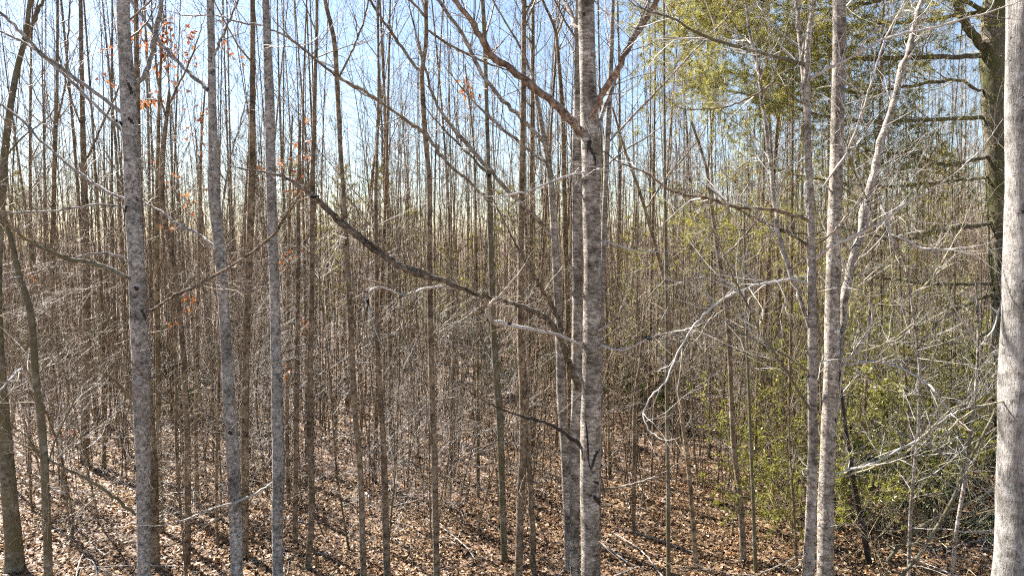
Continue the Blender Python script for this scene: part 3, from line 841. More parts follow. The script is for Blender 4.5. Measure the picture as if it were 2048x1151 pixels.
R4 = traced_tree(BT, 'biggest pale ridged trunk at the right edge, cut by the frame', CT,
    [(2048, 0, 68), (2046, 300, 76), (2043, 600, 84), (2040, 800, 90), (2038, 950, 94), (2036, 1060, 100), (2033, 1130, 108), (2031, 1180, 116)], 6.6, M['ridged'],
    [([(2010, 800, 4), (1965, 812, 4), (1930, 830, 4), (1880, 870, 3)], -0.4, 'cane')],
    H=15, seed=53, sides=28, bare=5, twigk=3)
for pp, w in (([(2020, 428), (2034, 424), (2042, 430)], 0.022), ([(2028, 822), (2036, 812), (2046, 816)], 0.03), ([(2030, 826), (2044, 830)], 0.03)):
    on_bark(R4[0], R4[3], R4[1], R4[2], pp, M['scar'], 'bark_scar', w)
traced_tree(BT, 'slanting slim trunk right of the dark pole, leaning left with height', CT,
    [(1225, 215, 4), (1250, 300, 5), (1278, 380, 6), (1299, 450, 7), (1326, 554, 8), (1347, 693, 8), (1358, 790, 8), (1376, 925, 9), (1386, 1046, 10), (1393, 1138, 12)], None, M['stand'],
    [([(1290, 420, 4), (1330, 360, 4), (1380, 300, 3)], 0.4)], H=10, seed=54, crown=False)
traced_tree(BT, 'slanting brown trunk midway between the slanting slim trunk and the pale close pair', CT,
    [(1383, 243, 5), (1411, 330, 6), (1421, 400, 7), (1438, 519, 9), (1452, 606, 10), (1460, 720, 10), (1466, 880, 11), (1480, 994, 12), (1487, 1122, 14)], None, M['brown'],
    [([(1440, 520, 5), (1490, 470, 4), (1540, 400, 3)], 0.4)], H=10, seed=55, crown=False)
traced_tree(BT, 'thin straight stem just right of the slanting brown trunk', CT,
    [(1488, 420, 4), (1492, 620, 5), (1500, 850, 7), (1506, 1000, 7), (1511, 1146, 9)], None, M['olive'], H=8, seed=56, crown=False)
traced_tree(BT, 'dark leaning trunk with foot in the leaves, right of the pale close pair', CT,
    [(1672, 640, 5), (1678, 740, 7), (1684, 800, 8), (1696, 890, 10), (1710, 977, 11), (1727, 1064, 12), (1738, 1128, 14)], None, M['dark'], H=6, seed=57, crown=False)
traced_tree('sapling', 'pale crooked sapling mid way between the pale pair and right edge trunk', 'sapling',
    [(1755, 380, 3), (1762, 408, 4), (1779, 467, 5), (1807, 519, 5), (1821, 588, 5), (1838, 727, 6), (1838, 800, 6), (1836, 870, 7), (1828, 942, 7), (1821, 1029, 8), (1817, 1151, 8)], 8.2, M['pale'],
    [([(1779, 467, 4), (1800, 475, 5), (1840, 495, 5), (1870, 498, 4)], -0.3, 'twig_pale'), ([(1762, 410, 4), (1775, 440, 4), (1783, 480, 3)], -0.2, 'twig_pale'),
     ([(1822, 590, 4), (1860, 560, 4), (1910, 480, 3)], 0.3, 'cane')], H=6, seed=58, crown=False, bare=14, tmat='twig_pale')
traced_tree('sapling', 'tall pale sapling nearest the right edge trunk, gently leaning right', 'sapling',
    [(1951, 560, 3), (1956, 640, 5), (1955, 720, 6), (1950, 790, 7), (1942, 855, 7), (1932, 946, 8), (1915, 1046, 8), (1904, 1151, 8)], 7.6, M['pale'],
    [([(1954, 690, 4), (1930, 650, 4), (1900, 600, 3)], -0.2, 'twig_pale'), ([(1955, 700, 4), (1985, 660, 4), (1995, 630, 3)], 0.1, 'twig_pale')], H=6, seed=59, crown=False, bare=14, tmat='twig_pale')
traced_tree('sapling', 'tan sapling leaning hard right across the tall pale sapling', 'sapling',
    [(1990, 815, 4), (1984, 834, 5), (1955, 890, 6), (1925, 946, 7), (1904, 1001, 8), (1845, 1099, 8), (1800, 1160, 8)], 7.9, M['olive'], H=4, seed=60, crown=False, bare=9, tmat='cane')
traced_tree('sapling', 'tan sapling lying nearly flat, pointing at the right edge trunk', 'sapling',
    [(1988, 975, 5), (1950, 1000, 6), (1904, 1019, 7), (1842, 1053, 8), (1800, 1090, 8), (1770, 1130, 9)], None, M['olive'], H=3, seed=61, crown=False, bare=8, tmat='cane')
traced_tree('sapling', 'dark thin crooked stem under the pale saplings on the right', 'sapling',
    [(1950, 870, 4), (1910, 905, 5), (1882, 940, 5), (1874, 985, 6), (1876, 1040, 6), (1890, 1105, 7)], None, M['dark'], H=3, seed=62, crown=False, bare=6, tmat='cane')


# ------------------------------------------------------------------ pine on the right
def pine(root_name, label, base, pts, limbs, d, seed, tufts_per_m=26):
    rng = np.random.default_rng(seed)
    arr = np.array([[*at(x, y, d), 0.5 * w / FPX * d] for x, y, w in pts])
    b = np.array([arr[-1, 0], arr[-1, 1], gz(arr[-1, 0], arr[-1, 1])])
    arr = np.vstack([arr, [*b, arr[-1, 3] * 1.2], [b[0], b[1], b[2] - 0.3, arr[-1, 3] * 1.4]])
    top = arr[0]
    ext = [[top[0] + 0.1 * i, top[1], top[2] + 1.3 * i, top[3] * (1 - 0.18 * i)] for i in range(5, 0, -1)]
    sp = spline(np.array(ext + list(arr))[::-1], 50)
    root = thing(root_name, label, 'pine tree', tuple(b))
    HERO_BASES.append((b[0], b[1]))
    G = Geo()
    V, F = tubes(sp[None, :, :3], sp[None, :, 3], 16)
    V += rng.normal(0, 0.012, V.shape)
    G.add(V, F)
    put('trunk', G.mesh('trunk', M['mossy'], origin=b), root)
    T, Nd = Geo(), Geo()
    for lp, dz, fol in limbs:
        m = len(lp)
        a = np.array([[*at(q[0], q[1], d + dz * i / (m - 1)), 0.38 * q[2] / FPX * (d + dz * i / (m - 1)) * off_axis(q[0])] for i, q in enumerate(lp)])
        j = np.argmin(np.linalg.norm(sp[:, :3] - a[0, :3], axis=1))
        a = np.vstack([[*sp[j, :3], a[0, 3] * 1.2], a])
        e = unit(a[-1, :3] - a[-2, :3])
        a = np.vstack([a, [*(a[-1, :3] + e * 0.9), 0.004]])
        ls = spline(a, 5 * len(a))
        ls[1:-1, :3] += rng.normal(0, 0.012, (len(ls) - 2, 3))
        ls[:, 3] = np.maximum(ls[:, 3], 0.003)
        G = Geo()
        G.add(*tubes(ls[None, :, :3], ls[None, :, 3], 8))
        put('branch', G.mesh('branch', M['mossy'], origin=b), root, label='mossy horizontal limb')
        length = np.linalg.norm(np.diff(ls[:, :3], axis=0), axis=1).sum()
        k = int(length * 12)
        S, D, r, t = offspring(ls[None, :, :3], ls[None, :, 3], k, rng, 0.12, 1.0, (0.6, 1.25))
        D[:, 2] *= 0.6
        P1, R1 = grow(S, D, rng.uniform(0.5, 1.7, len(S)), np.clip(r * 0.4, 0.004, 0.011), 7, rng, -0.015, 0.16, 0.8)
        T.add(*tubes(P1, R1, 4))
        S2, D2, r2, t2 = offspring(P1, R1, 9, rng, 0.15, 1.0, (0.5, 1.1))
        P2, R2 = grow(S2, D2, rng.uniform(0.2, 0.65, len(S2)), np.full(len(S2), 0.0028), 5, rng, -0.02, 0.2, 0.6)
        T.add(*tubes(P2, R2, 3))
        # needle tufts towards the tips
        if fol > 0:
            S3, D3, r3, t3 = offspring(P2, R2, 4, rng, 0.3, 1.0, (0.2, 0.9))
            sel = rng.random(len(S3)) < fol * np.clip((1750 - (1024 + S3[:, 0] / S3[:, 1] * FPX)) / 200, 0.5, 1)
            S3, D3 = S3[sel], D3[sel]
            needles(Nd, S3, D3, rng, 9, 0.095)
    S, D, r, t = offspring(sp[None, :, :3], sp[None, :, 3], 130, rng, 0.15, 0.75, (1.0, 2.2))
    P1, R1 = grow(S, D, rng.uniform(0.3, 1.3, len(S)), np.full(len(S), 0.005), 7, rng, -0.12, 0.22, 0.7)
    T.add(*tubes(P1, R1, 3))
    T.merge(twig_geo(P1, R1, rng, 4, (0.2, 0.6), -0.1, 2))
    put('twigs', T.mesh('twigs', M['cane'], origin=b), root, kind='stuff')
    put('needles', Nd.mesh('needles', M['needle'], smooth=False, tint=True, origin=b), root, kind='stuff')
    return root


def needles(G, S, D, rng, k, L, w=0.0045):
    B = len(S)
    if not B:
        return
    D = unit(D)
    d = unit(D[:, None, :] * 0.9 + rng.normal(0, 0.55, (B, k, 3)))
    s = S[:, None, :] + rng.normal(0, 0.012, (B, k, 3))
    l = L * rng.uniform(0.7, 1.25, (B, k, 1))
    side = unit(np.cross(d, rng.normal(0, 1, d.shape))) * w
    V = np.stack([s - side, s + side, s + d * l + side * 0.4, s + d * l - side * 0.4], axis=2).reshape(-1, 3)
    n = B * k
    F = np.arange(n * 4).reshape(n, 4)
    tint = np.repeat(np.clip(rng.normal(0.55, 0.2, B), 0, 1), k) + rng.normal(0, 0.08, n)
    G.add(V, F, np.clip(tint, 0, 1))


pine('pine_tree', 'dark shaggy pine behind the right edge trunk with mossy horizontal limbs and yellow green needles', None,
     [(1992, 0, 42), (1988, 150, 46), (1994, 300, 42), (2000, 450, 42), (2010, 700, 46), (2014, 880, 48)],
     [([(1965, 95, 26), (1939, 60, 26), (1918, 21, 25), (1908, -40, 22), (1912, -110, 16)], -0.4, 0.6),
      ([(1960, 113, 17), (1869, 113, 15), (1765, 117, 14), (1690, 115, 12), (1636, 110, 9), (1560, 95, 7), (1480, 70, 5)], -0.8, 1.0),
      ([(1955, 180, 9), (1918, 160, 10), (1817, 172, 9), (1740, 185, 7), (1690, 182, 6), (1600, 160, 5), (1500, 150, 4)], 0.9, 1.0),
      ([(1970, 235, 14), (1869, 240, 12), (1789, 243, 10), (1713, 240, 9), (1633, 229, 7), (1560, 205, 5), (1470, 185, 4)], -1.2, 0.8),
      ([(1985, 310, 12), (1904, 330, 12), (1862, 323, 10), (1817, 310, 8), (1775, 306, 6)], -0.6, 0.7),
      ([(1985, 352, 10), (1869, 365, 9), (1782, 372, 8), (1695, 368, 6), (1600, 350, 4)], 0.7, 0.5),
      ([(1990, 445, 15), (1869, 463, 12), (1828, 477, 10), (1748, 472, 8), (1680, 455, 6), (1612, 467, 5), (1497, 460, 4)], -1.0, 0.35),
      ([(1990, 565, 11), (1869, 568, 11), (1800, 560, 9), (1716, 550, 7), (1650, 555, 4)], 0.8, 0.15),
      ([(1995, 585, 10), (1904, 623, 10), (1835, 693, 8), (1800, 740, 5)], -0.9, 0.1),
      ([(1995, 650, 10), (1921, 700, 10), (1887, 731, 7)], -0.6, 0.1),
      ([(1990, 30, 14), (1880, -10, 12), (1760, 0, 10), (1650, 20, 8), (1560, 10, 6), (1450, -20, 5)], -0.6, 1.0),
      ([(1990, -60, 14), (1860, -80, 12), (1700, -50, 9), (1560, -60, 6)], 0.8, 1.0),
      ([(1990, 20, 14), (1850, 40, 12), (1720, 50, 9), (1600, 55, 7), (1530, 30, 5), (1430, 30, 4)], 1.4, 1.0),
      ([(2010, 60, 12), (2090, 40, 10), (2180, 20, 8)], 0.6, 0.9), ([(2010, 280, 12), (2090, 290, 10), (2160, 320, 7)], -0.6, 0.6)], 13.5, 71)


# ------------------------------------------------------------------ the stand behind: kinds of slim trees, copied
def stand_tree(rng, H, r0, first, nb, k2=6, k3=3, lean=0.3, n1=7, seg3=4, up=0.10, blen=1.0, low=16):
    n = 14
    t = np.linspace(0, 1, n)
    P = np.zeros((n, 3))
    P[:, 2] = t * H
    ph = rng.uniform(0, 6, 4)
    P[:, 0] = lean * t ** 1.5 * cos(ph[0]) + 0.06 * np.sin(t * 7 + ph[1]) * t + 0.10 * np.sin(t * 3 + ph[2]) * t
    P[:, 1] = lean * t ** 1.5 * sin(ph[0]) + 0.06 * np.sin(t * 6 + ph[3]) * t
    R = r0 * (1 - 0.9 * t ** 0.9) + 0.004
    P[0, 2] = -0.2
    P[1, 2] = 0.03
    P[2, 2] = 0.25
    P[1, :2] *= 0.05
    P[2, :2] *= 0.1
    R[0], R[1], R[2] = r0 * 2.0, r0 * 1.5, r0 * 1.08
    tr, tw = Geo(), Geo()
    tr.add(*tubes(P[None], R[None], 8))
    S, D, r, tt = offspring(P[None], R[None], nb, rng, first, 0.98, (0.65, 1.15))
    l = rng.uniform(0.7, 1.6, nb) * (1.3 - tt) * H * 0.16 * blen + 0.35
    P1, R1 = grow(S, D, l, np.clip(r * 0.38, 0.0035, 0.016), n1, rng, up, 0.14, 0.82)
    tw.add(*tubes(P1, R1, 4))
    if k2:
        S, D, r, tt = offspring(P1, R1, k2, rng, 0.15, 1.0, (0.45, 1.05))
        P2, R2 = grow(S, D, rng.uniform(0.25, 0.95, len(S)) * blen, np.maximum(r * 0.5, 0.0022), 5, rng, up * 0.7, 0.18, 0.7)
        tw.add(*tubes(P2, R2, 3))
        if k3:
            S, D, r, tt = offspring(P2, R2, k3, rng, 0.3, 1.0, (0.5, 1.0))
            P3, R3 = grow(S, D, rng.uniform(0.12, 0.4, len(S)), np.maximum(r * 0.7, 0.0018), 3, rng, 0.05, 0.2, 0.5)
            tw.add(*tubes(P3, R3, 3))
    # dead side shoots low on the stem
    S, D, r, tt = offspring(P[None], R[None], low, rng, 0.05, first + 0.2, (0.9, 1.6))
    P4, R4 = grow(S, D, rng.uniform(0.3, 1.7, low), np.full(low, 0.0042), 8, rng, 0.03, 0.3, 0.7)
    tw.add(*tubes(P4, R4, 3))
    S, D, r, tt = offspring(P4, R4, 3, rng, 0.2, 1.0, (0.5, 1.1))
    P5, R5 = grow(S, D, rng.uniform(0.15, 0.5, len(S)), np.full(len(S), 0.0026), 4, rng, 0.03, 0.2, 0.6)
    tw.add(*tubes(P5, R5, 3))
    return tr, tw


KINDS, DEEP = [], []
for i in range(22):
    rng = np.random.default_rng(200 + i)
    H = rng.uniform(10.5, 16.5)
    r0 = rng.choice([0.016, 0.02, 0.024, 0.03, 0.04, 0.055]) * rng.uniform(0.9, 1.15)
    if i < 12:
        tr, tw = stand_tree(rng, H, r0, rng.uniform(0.3, 0.5), int(rng.uniform(17, 25)), 6, 2, lean=rng.uniform(0.1, 1.2), low=30)
        KINDS.append((tr.mesh('trunk', M['stand']), tw.mesh('twigs', M['twig'])))
    else:
        tr, tw = stand_tree(rng, H, r0, rng.uniform(0.3, 0.5), int(rng.uniform(17, 26)), 5, 0, lean=rng.uniform(0.1, 1.2), low=14)
        DEEP.append((tr.mesh('trunk', M['stand']), tw.mesh('twigs', M['twig'])))

rng = np.random.default_rng(7)


GAPS = [(-9999, ''), (78, 'leaning olive trunk'), (172, 'far left brown trunk'), (283, 'thick left trunk'), (368, 'forking orange leaf trunk'), (457, 'blotched trunk'),
        (554, 'third grey trunk'), (620, 'curved foot trunk'), (708, 'bent brown trunk'), (763, 'widening slim trunk'), (864, 'sinuous trunk'), (997, 'crooked olive trunk'),
        (1048, 'twinned brown trunk'), (1124, 'pale curved trunk'), (1183, 'central forked trunk'), (1334, 'thin straight pole'), (1463, 'slanting brown trunk'),
        (1640, 'close pale pair'), (1836, 'crooked pale sapling'), (2042, 'right edge trunk')]
ORD = ('', 'second ', 'third ', 'fourth ', 'fifth ', 'sixth ', 'seventh ', 'eighth ', 'ninth ', 'tenth ', 'eleventh ', 'twelfth ', 'thirteenth ', 'fourteenth ', 'fifteenth ', 'sixteenth ',
       'seventeenth ', 'eighteenth ', 'nineteenth ', 'twentieth ', 'twenty-first ', 'twenty-second ', 'twenty-third ', 'twenty-fourth ', 'twenty-fifth ', 'twenty-sixth ', 'twenty-seventh ',
       'twenty-eighth ', 'twenty-ninth ', 'thirtieth ') + tuple('thirty-%s ' % w for w in ('first', 'second', 'third', 'fourth', 'fifth', 'sixth', 'seventh', 'eighth', 'ninth'))


def gap(x, y):
    px = 1024 + x / y * FPX
    i = max(j for j, (g_, _) in enumerate(GAPS) if g_ <= px)
    if i == 0:
        return 'left of the ' + GAPS[1][1]
    if i == len(GAPS) - 1:
        return 'behind the ' + GAPS[-1][1]
    return 'between the %s and the %s' % (GAPS[i][1], GAPS[i + 1][1])


def ranked(spots):
    """spots sorted by distance, each with the gap it shows in and its rank there"""
    n_in = {}
    for x, y in sorted(spots, key=lambda q: q[1]):
        z = gap(x, y)
        n_in[z] = n_in.get(z, -1) + 1
        yield x, y, z, ORD[n_in[z]]


placed = list(HERO_BASES)


def scatter(n, y0, y1, gap, rng, power=1.0, margin=1.5, half=0.80, taken=placed, accept=None):
    out = []
    tries = 0
    while len(out) < n and tries < n * 60:
        tries += 1
        u = rng.random()
        y = (y0 ** 2 + (y1 ** 2 - y0 ** 2) * u ** power) ** 0.5
        x = rng.uniform(-1, 1) * (half * y + margin)
        if accept and not accept(x, y):
            continue
        if all((x - a) ** 2 + (y - c) ** 2 > gap * gap for a, c in taken[-1200:]):
            taken.append((x, y))
            out.append((x, y))
    return out


for x, y, zn, nth in ranked(scatter(290, 12.5, 36, 0.55, rng, 0.95, margin=0.6, half=0.77)):
    k = KINDS[rng.integers(len(KINDS))] if y < 24 else DEEP[rng.integers(len(DEEP))]
    z = float(gz(x, y))
    root = thing('slim_tree', nth + 'nearest slim tree ' + zn, CT, (x, y, z), 'slim bare trees of the stand')
    s = rng.uniform(0.82, 1.15)
    root.scale = (s, s, s * rng.uniform(0.92, 1.08))
    root.rotation_euler = (rng.normal(0, 0.03), rng.normal(0, 0.03), rng.uniform(0, 6.28))
    put('trunk', k[0], root)
    put('twigs', k[1], root, kind='stuff')

# saplings: thin shrubby stems with pale side twigs
SAP = []
for i in range(12):
    r_ = np.random.default_rng(300 + i)
    H = r_.uniform(2.2, 6.0)
    tr, tw = stand_tree(r_, H, r_.uniform(0.009, 0.02), 0.2, int(14 + H * 2), 4, 2, lean=r_.uniform(0.2, 1.2), up=0.08, blen=1.25)
    SAP.append((tr.mesh('stem', M['stand']), tw.mesh('twigs', M['twig'] if i % 3 else M['twig_pale'])))
for x, y, zn, nth in ranked(scatter(210, 9.2, 26, 0.5, rng, 1.0, margin=0.5, half=0.76)):
    k = SAP[rng.integers(len(SAP))]
    root = thing('slender_sapling', nth + 'nearest twiggy sapling ' + zn, 'sapling', (x, y, float(gz(x, y))), 'thin twiggy saplings under the trees')
    s = rng.uniform(0.8, 1.25)
    root.scale = (s, s, s)
    root.rotation_euler = (rng.normal(0, 0.08), rng.normal(0, 0.08), rng.uniform(0, 6.28))
    put('stem', k[0], root)
    put('twigs', k[1], root, kind='stuff')

# ------------------------------------------------------------------ far wood: one mass
FARK = []
for i in range(10):
    r_ = np.random.default_rng(400 + i)
    H = r_.uniform(10.5, 15.5)
    n = 7
    t = np.linspace(0, 1, n)
    P = np.stack([r_.uniform(-0.8, 0.8) * t ** 1.5, 0.15 * np.sin(t * 5 + i), t * H], -1)
    R = 0.05 * r_.uniform(0.5, 1.4) * (1 - 0.88 * t) + 0.006
    G = Geo()
    G.add(*tubes(P[None], R[None], 5))
    S, D, r, tt = offspring(P[None], R[None], 26, r_, 0.22, 0.98, (0.6, 1.1))
    P1, R1 = grow(S, D, r_.uniform(0.8, 2.4, 26) * (1.25 - tt), np.clip(r * 0.45, 0.008, 0.02), 3, r_, 0.12, 0.15, 0.7)
    G.add(*tubes(P1, R1, 3))
    S, D, r, tt = offspring(P1, R1, 9, r_, 0.2, 1.0, (0.5, 1.0))
    P2, R2 = grow(S, D, r_.uniform(0.3, 1.2, len(S)), np.full(len(S), 0.008), 2, r_, 0.1, 0.2, 0.5)
    G.add(*spikes(P2, R2))
    FARK.append(G)
W = Geo()
far_pts = scatter(560, 38, 92, 0.9, rng, 0.85, margin=6, half=0.86)
# the wood also goes on beside the view
for _ in range(44):
    y = rng.uniform(4, 45)
    x = (0.80 * y + rng.uniform(1.5, 17)) * (-1 if rng.random() < 0.55 else 1)
    far_pts.append((x, y))
for (x, y) in far_pts:
    a = rng.uniform(0, 6.28)
    s = rng.uniform(0.8, 1.15)
    Mx = np.array([[cos(a), -sin(a), 0], [sin(a), cos(a), 0], [0, 0, 1]]) * s
    W.merge(FARK[rng.integers(10)], Mx, np.array([x, y, float(gz(x, y)) - 0.1]))
# low brush under the far trees
FB = []
for i in range(8):
    r_ = np.random.default_rng(450 + i)
    nst = 8
    S = np.concatenate([r_.normal(0, 0.7, (nst, 2)), np.full((nst, 1), -0.1)], 1)
    D = np.concatenate([r_.normal(0, 0.22, (nst, 2)), np.ones((nst, 1))], 1)
    P, R = grow(S, D, r_.uniform(2.0, 6.5, nst), r_.uniform(0.010, 0.022, nst), 5, r_, 0.04, 0.12, 0.6)
    G = Geo()
    G.add(*tubes(P, R, 3))
    S, D, r, tt = offspring(P, R, 12, r_, 0.15, 1.0, (0.5, 1.2))
    P2, R2 = grow(S, D, r_.uniform(0.4, 1.6, len(S)), np.full(len(S), 0.009), 2, r_, 0.08, 0.25, 0.5)
    G.add(*spikes(P2, R2))
    FB.append(G)
for (x, y) in scatter(520, 24, 88, 0.5, rng, 0.8, margin=4, half=0.82, taken=[(0, 0)]):
    a = rng.uniform(0, 6.28)
    s = rng.uniform(0.8, 1.3)
    Mx = np.array([[cos(a), -sin(a), 0], [sin(a), cos(a), 0], [0, 0, 1]]) * s
    W.merge(FB[rng.integers(8)], Mx, np.array([x, y, float(gz(x, y)) - 0.05]))
put('far_wood', W.mesh('far_wood', M['far']), kind='stuff', label='distant bare wood closing the view behind the slim trees', category='wood')


# ------------------------------------------------------------------ evergreen shrubs
def leaf_quads(G, C, Dn, L, Wd, rng, tint, fold=0.25):
    """folded leaves: base, right, tip, left at C with direction Dn"""
    n = len(C)
    d = unit(Dn)
    nrm = unit(np.cross(d, rng.normal(0, 1, d.shape)))
    side = np.cross(nrm, d)
    L = np.broadcast_to(L, (n,))[:, None]
    Wd = np.broadcast_to(Wd, (n,))[:, None]
    a = C
    c = C + d * L - nrm * L * rng.uniform(-0.1, 0.3, (n, 1))
    m = C + d * L * 0.5
    f = rng.uniform(0.05, fold * 2, (n, 1)) * Wd
    b = m + side * Wd * 0.5 + nrm * f
    e = m - side * Wd * 0.5 + nrm * f
    V = np.stack([a, b, c, e], axis=1).reshape(-1, 3)
    i = np.arange(n)[:, None] * 4
    F = np.concatenate([i + np.array([[0, 1, 2]]), i + np.array([[0, 2, 3]])], axis=1).reshape(-1, 3)
    G.add(V, F, np.repeat(tint, 2))


def shrub_kind(seed, H, spread, nst, nleaf, leafL, mat):
    r_ = np.random.default_rng(seed)
    st, fo = Geo(), Geo()
    S = np.concatenate([r_.normal(0, 0.08, (nst, 2)), np.full((nst, 1), -0.05)], 1)
    D = np.concatenate([r_.normal(0, spread, (nst, 2)), np.ones((nst, 1))], 1)
    P, R = grow(S, D, H * r_.uniform(0.6, 1.1, nst), np.full(nst, 0.012), 8, r_, 0.02, 0.15, 0.8)
    st.add(*tubes(P, R, 5))
    S, D, r, t = offspring(P, R, 9, r_, 0.2, 1.0, (0.5, 1.1))
    P1, R1 = grow(S, D, H * r_.uniform(0.12, 0.32, len(S)), np.full(len(S), 0.004), 5, r_, 0.04, 0.2, 0.7)
    st.add(*tubes(P1, R1, 3))
    k = max(1, nleaf // len(P1))
    S, D, r, t = offspring(P1, R1, k, r_, 0.15, 1.0, (0.4, 1.3))
    tint = np.clip(r_.normal(0.5, 0.22, len(S)), 0, 1)
    leaf_quads(fo, S, D, r_.uniform(0.7, 1.2, len(S)) * leafL, leafL * 0.42, r_, tint)
    return st.mesh('stems', M['cane']), fo.mesh('leaves', mat, smooth=False, tint=True)


SHR = [shrub_kind(500, 2.2, 0.45, 9, 2600, 0.10, M['shrub']), shrub_kind(501, 3.0, 0.35, 10, 2900, 0.095, M['yellow']),
       shrub_kind(502, 1.5, 0.7, 9, 2300, 0.10, M['shrub']), shrub_kind(503, 3.6, 0.28, 8, 2700, 0.10, M['yellow'])]
SHRUBS = [  # photo x, distance, kind, scale, label
    (330, 23, 0, 1.0, 'glossy dark shrub catching white glints, right behind the thick left trunk'),
    (345, 19, 2, 0.9, 'low dark shrub in front of the glinting shrub right of the thick left trunk'),
    (20, 25, 0, 1.2, 'dark green shrub at the left edge of the view'),
    (110, 24, 2, 1.3, 'low dark shrub behind the leaning olive trunk on the far left'),
    (225, 28, 0, 1.1, 'dark shrub half hidden on the left side of the thick left trunk'),
    (900, 30, 1, 1.5, 'light green shrub under the dark broken limb near the centre'),
    (830, 33, 3, 1.2, 'green shrub behind the sinuous trunk'),
    (770, 27, 0, 1.2, 'dark shrub left of the sinuous trunk'),
    (950, 26, 0, 1.3, 'dark shrub in the shade left of the twinned brown trunk'),
    (1010, 22, 2, 1.1, 'low shrub at the foot of the twinned brown trunk'),
    (1095, 22, 0, 1.0, 'dark shrub seen behind the pale curved trunk'),
    (1245, 21, 3, 0.9, 'yellow green shrub just right of the central forked trunk'),
    (1300, 18, 0, 1.1, 'dark green shrub around the slanting slim trunk'),
    (1350, 23, 1, 1.2, 'tall green shrub behind the curling pale twig right of centre'),
    (1540, 17, 3, 1.0, 'yellow green shrub left of the close pale pair'),
    (1575, 14, 1, 0.95, 'leafy yellow green shrub touching the close pale pair from the left'),
    (1600, 20, 3, 1.25, 'tall yellow green shrub behind the close pale pair'),
    (1720, 16, 1, 1.25, 'bright yellow green shrub just right of the close pale pair'),
    (1760, 21, 3, 1.55, 'tallest sunlit shrub right of the close pale pair'),
    (1790, 13, 1, 0.9, 'yellow green shrub behind the dark leaning trunk'),
    (1850, 15, 3, 0.95, 'yellow green shrub under the pale crooked sapling'),
    (1900, 19, 1, 1.2, 'leafy shrub behind the tan leaning sapling'),
    (1955, 14, 3, 0.8, 'shrub close to the left side of the right edge trunk'),
    (1690, 12.5, 2, 0.9, 'low shrub at the feet of the close pale pair'),
    (1590, 12.5, 1, 0.85, 'leafy yellow green shrub right at the base of the pale slender trunk'),
    (1745, 11.5, 1, 0.8, 'small bright yellow green shrub between the pale pair and the dark leaning trunk'),
    (1815, 17, 1, 1.5, 'broad yellow green shrub rising behind the pale crooked sapling'),
    (1880, 11.5, 2, 1.0, 'low yellow green shrub beneath the tan flat sapling'),
    (1640, 10.6, 1, 0.75, 'small yellow green shrub in front of the gap beside the stout pale trunk'),
    (1700, 13.5, 3, 0.95, 'upright yellow green shrub behind the stout pale trunk'),
    (1925, 12.5, 1, 0.95, 'yellow green shrub left of the tall pale sapling'),
    (1270, 27, 3, 1.3, 'tall green shrub far behind the gap right of the central trunk'),
    (1500, 25, 1, 1.3, 'distant green shrub behind the slanting brown trunk'),
    (1830, 24, 3, 1.4, 'distant tall shrub beyond the thicket on the right'),
]
for i, (px, d, k, s, lab) in enumerate(SHRUBS):
    x = (px - 1024) / FPX * d
    root = thing('evergreen_shrub', lab, 'shrub', (x, d, float(gz(x, d))), 'evergreen shrubs under the trees')
    root.scale = (s, s, s)
    root.rotation_euler = (0, 0, rng.uniform(0, 6.28))
    put('stems', SHR[k][0], root, kind='stuff')
    put('leaves', SHR[k][1], root, kind='stuff')


# distant pines showing green between the bare trees
def far_pine_kind(seed, H):
    r_ = np.random.default_rng(seed)
    tr, nd = Geo(), Geo()
    P = np.stack([np.zeros(8), np.zeros(8), np.linspace(-0.2, H, 8)], -1)
    R = np.linspace(0.14, 0.02, 8)
    tr.add(*tubes(P[None], R[None], 7))
    S, D, r, t = offspring(P[None], R[None], 46, r_, 0.3, 0.99, (1.1, 1.5))
    P1, R1 = grow(S, D, (1.12 - t) * H * 0.26 * r_.uniform(0.6, 1.2, len(S)) + 0.2, np.full(len(S), 0.02), 5, r_, 0.06, 0.12, 0.8)
    tr.add(*tubes(P1, R1, 4))
    S, D, r, t = offspring(P1, R1, 12, r_, 0.3, 1.0, (0.4, 1.1))
    needles(nd, S, D, r_, 7, 0.22, 0.014)
    return tr.mesh('trunk', M['stand']), nd.mesh('needles', M['needle'], smooth=False, tint=True)


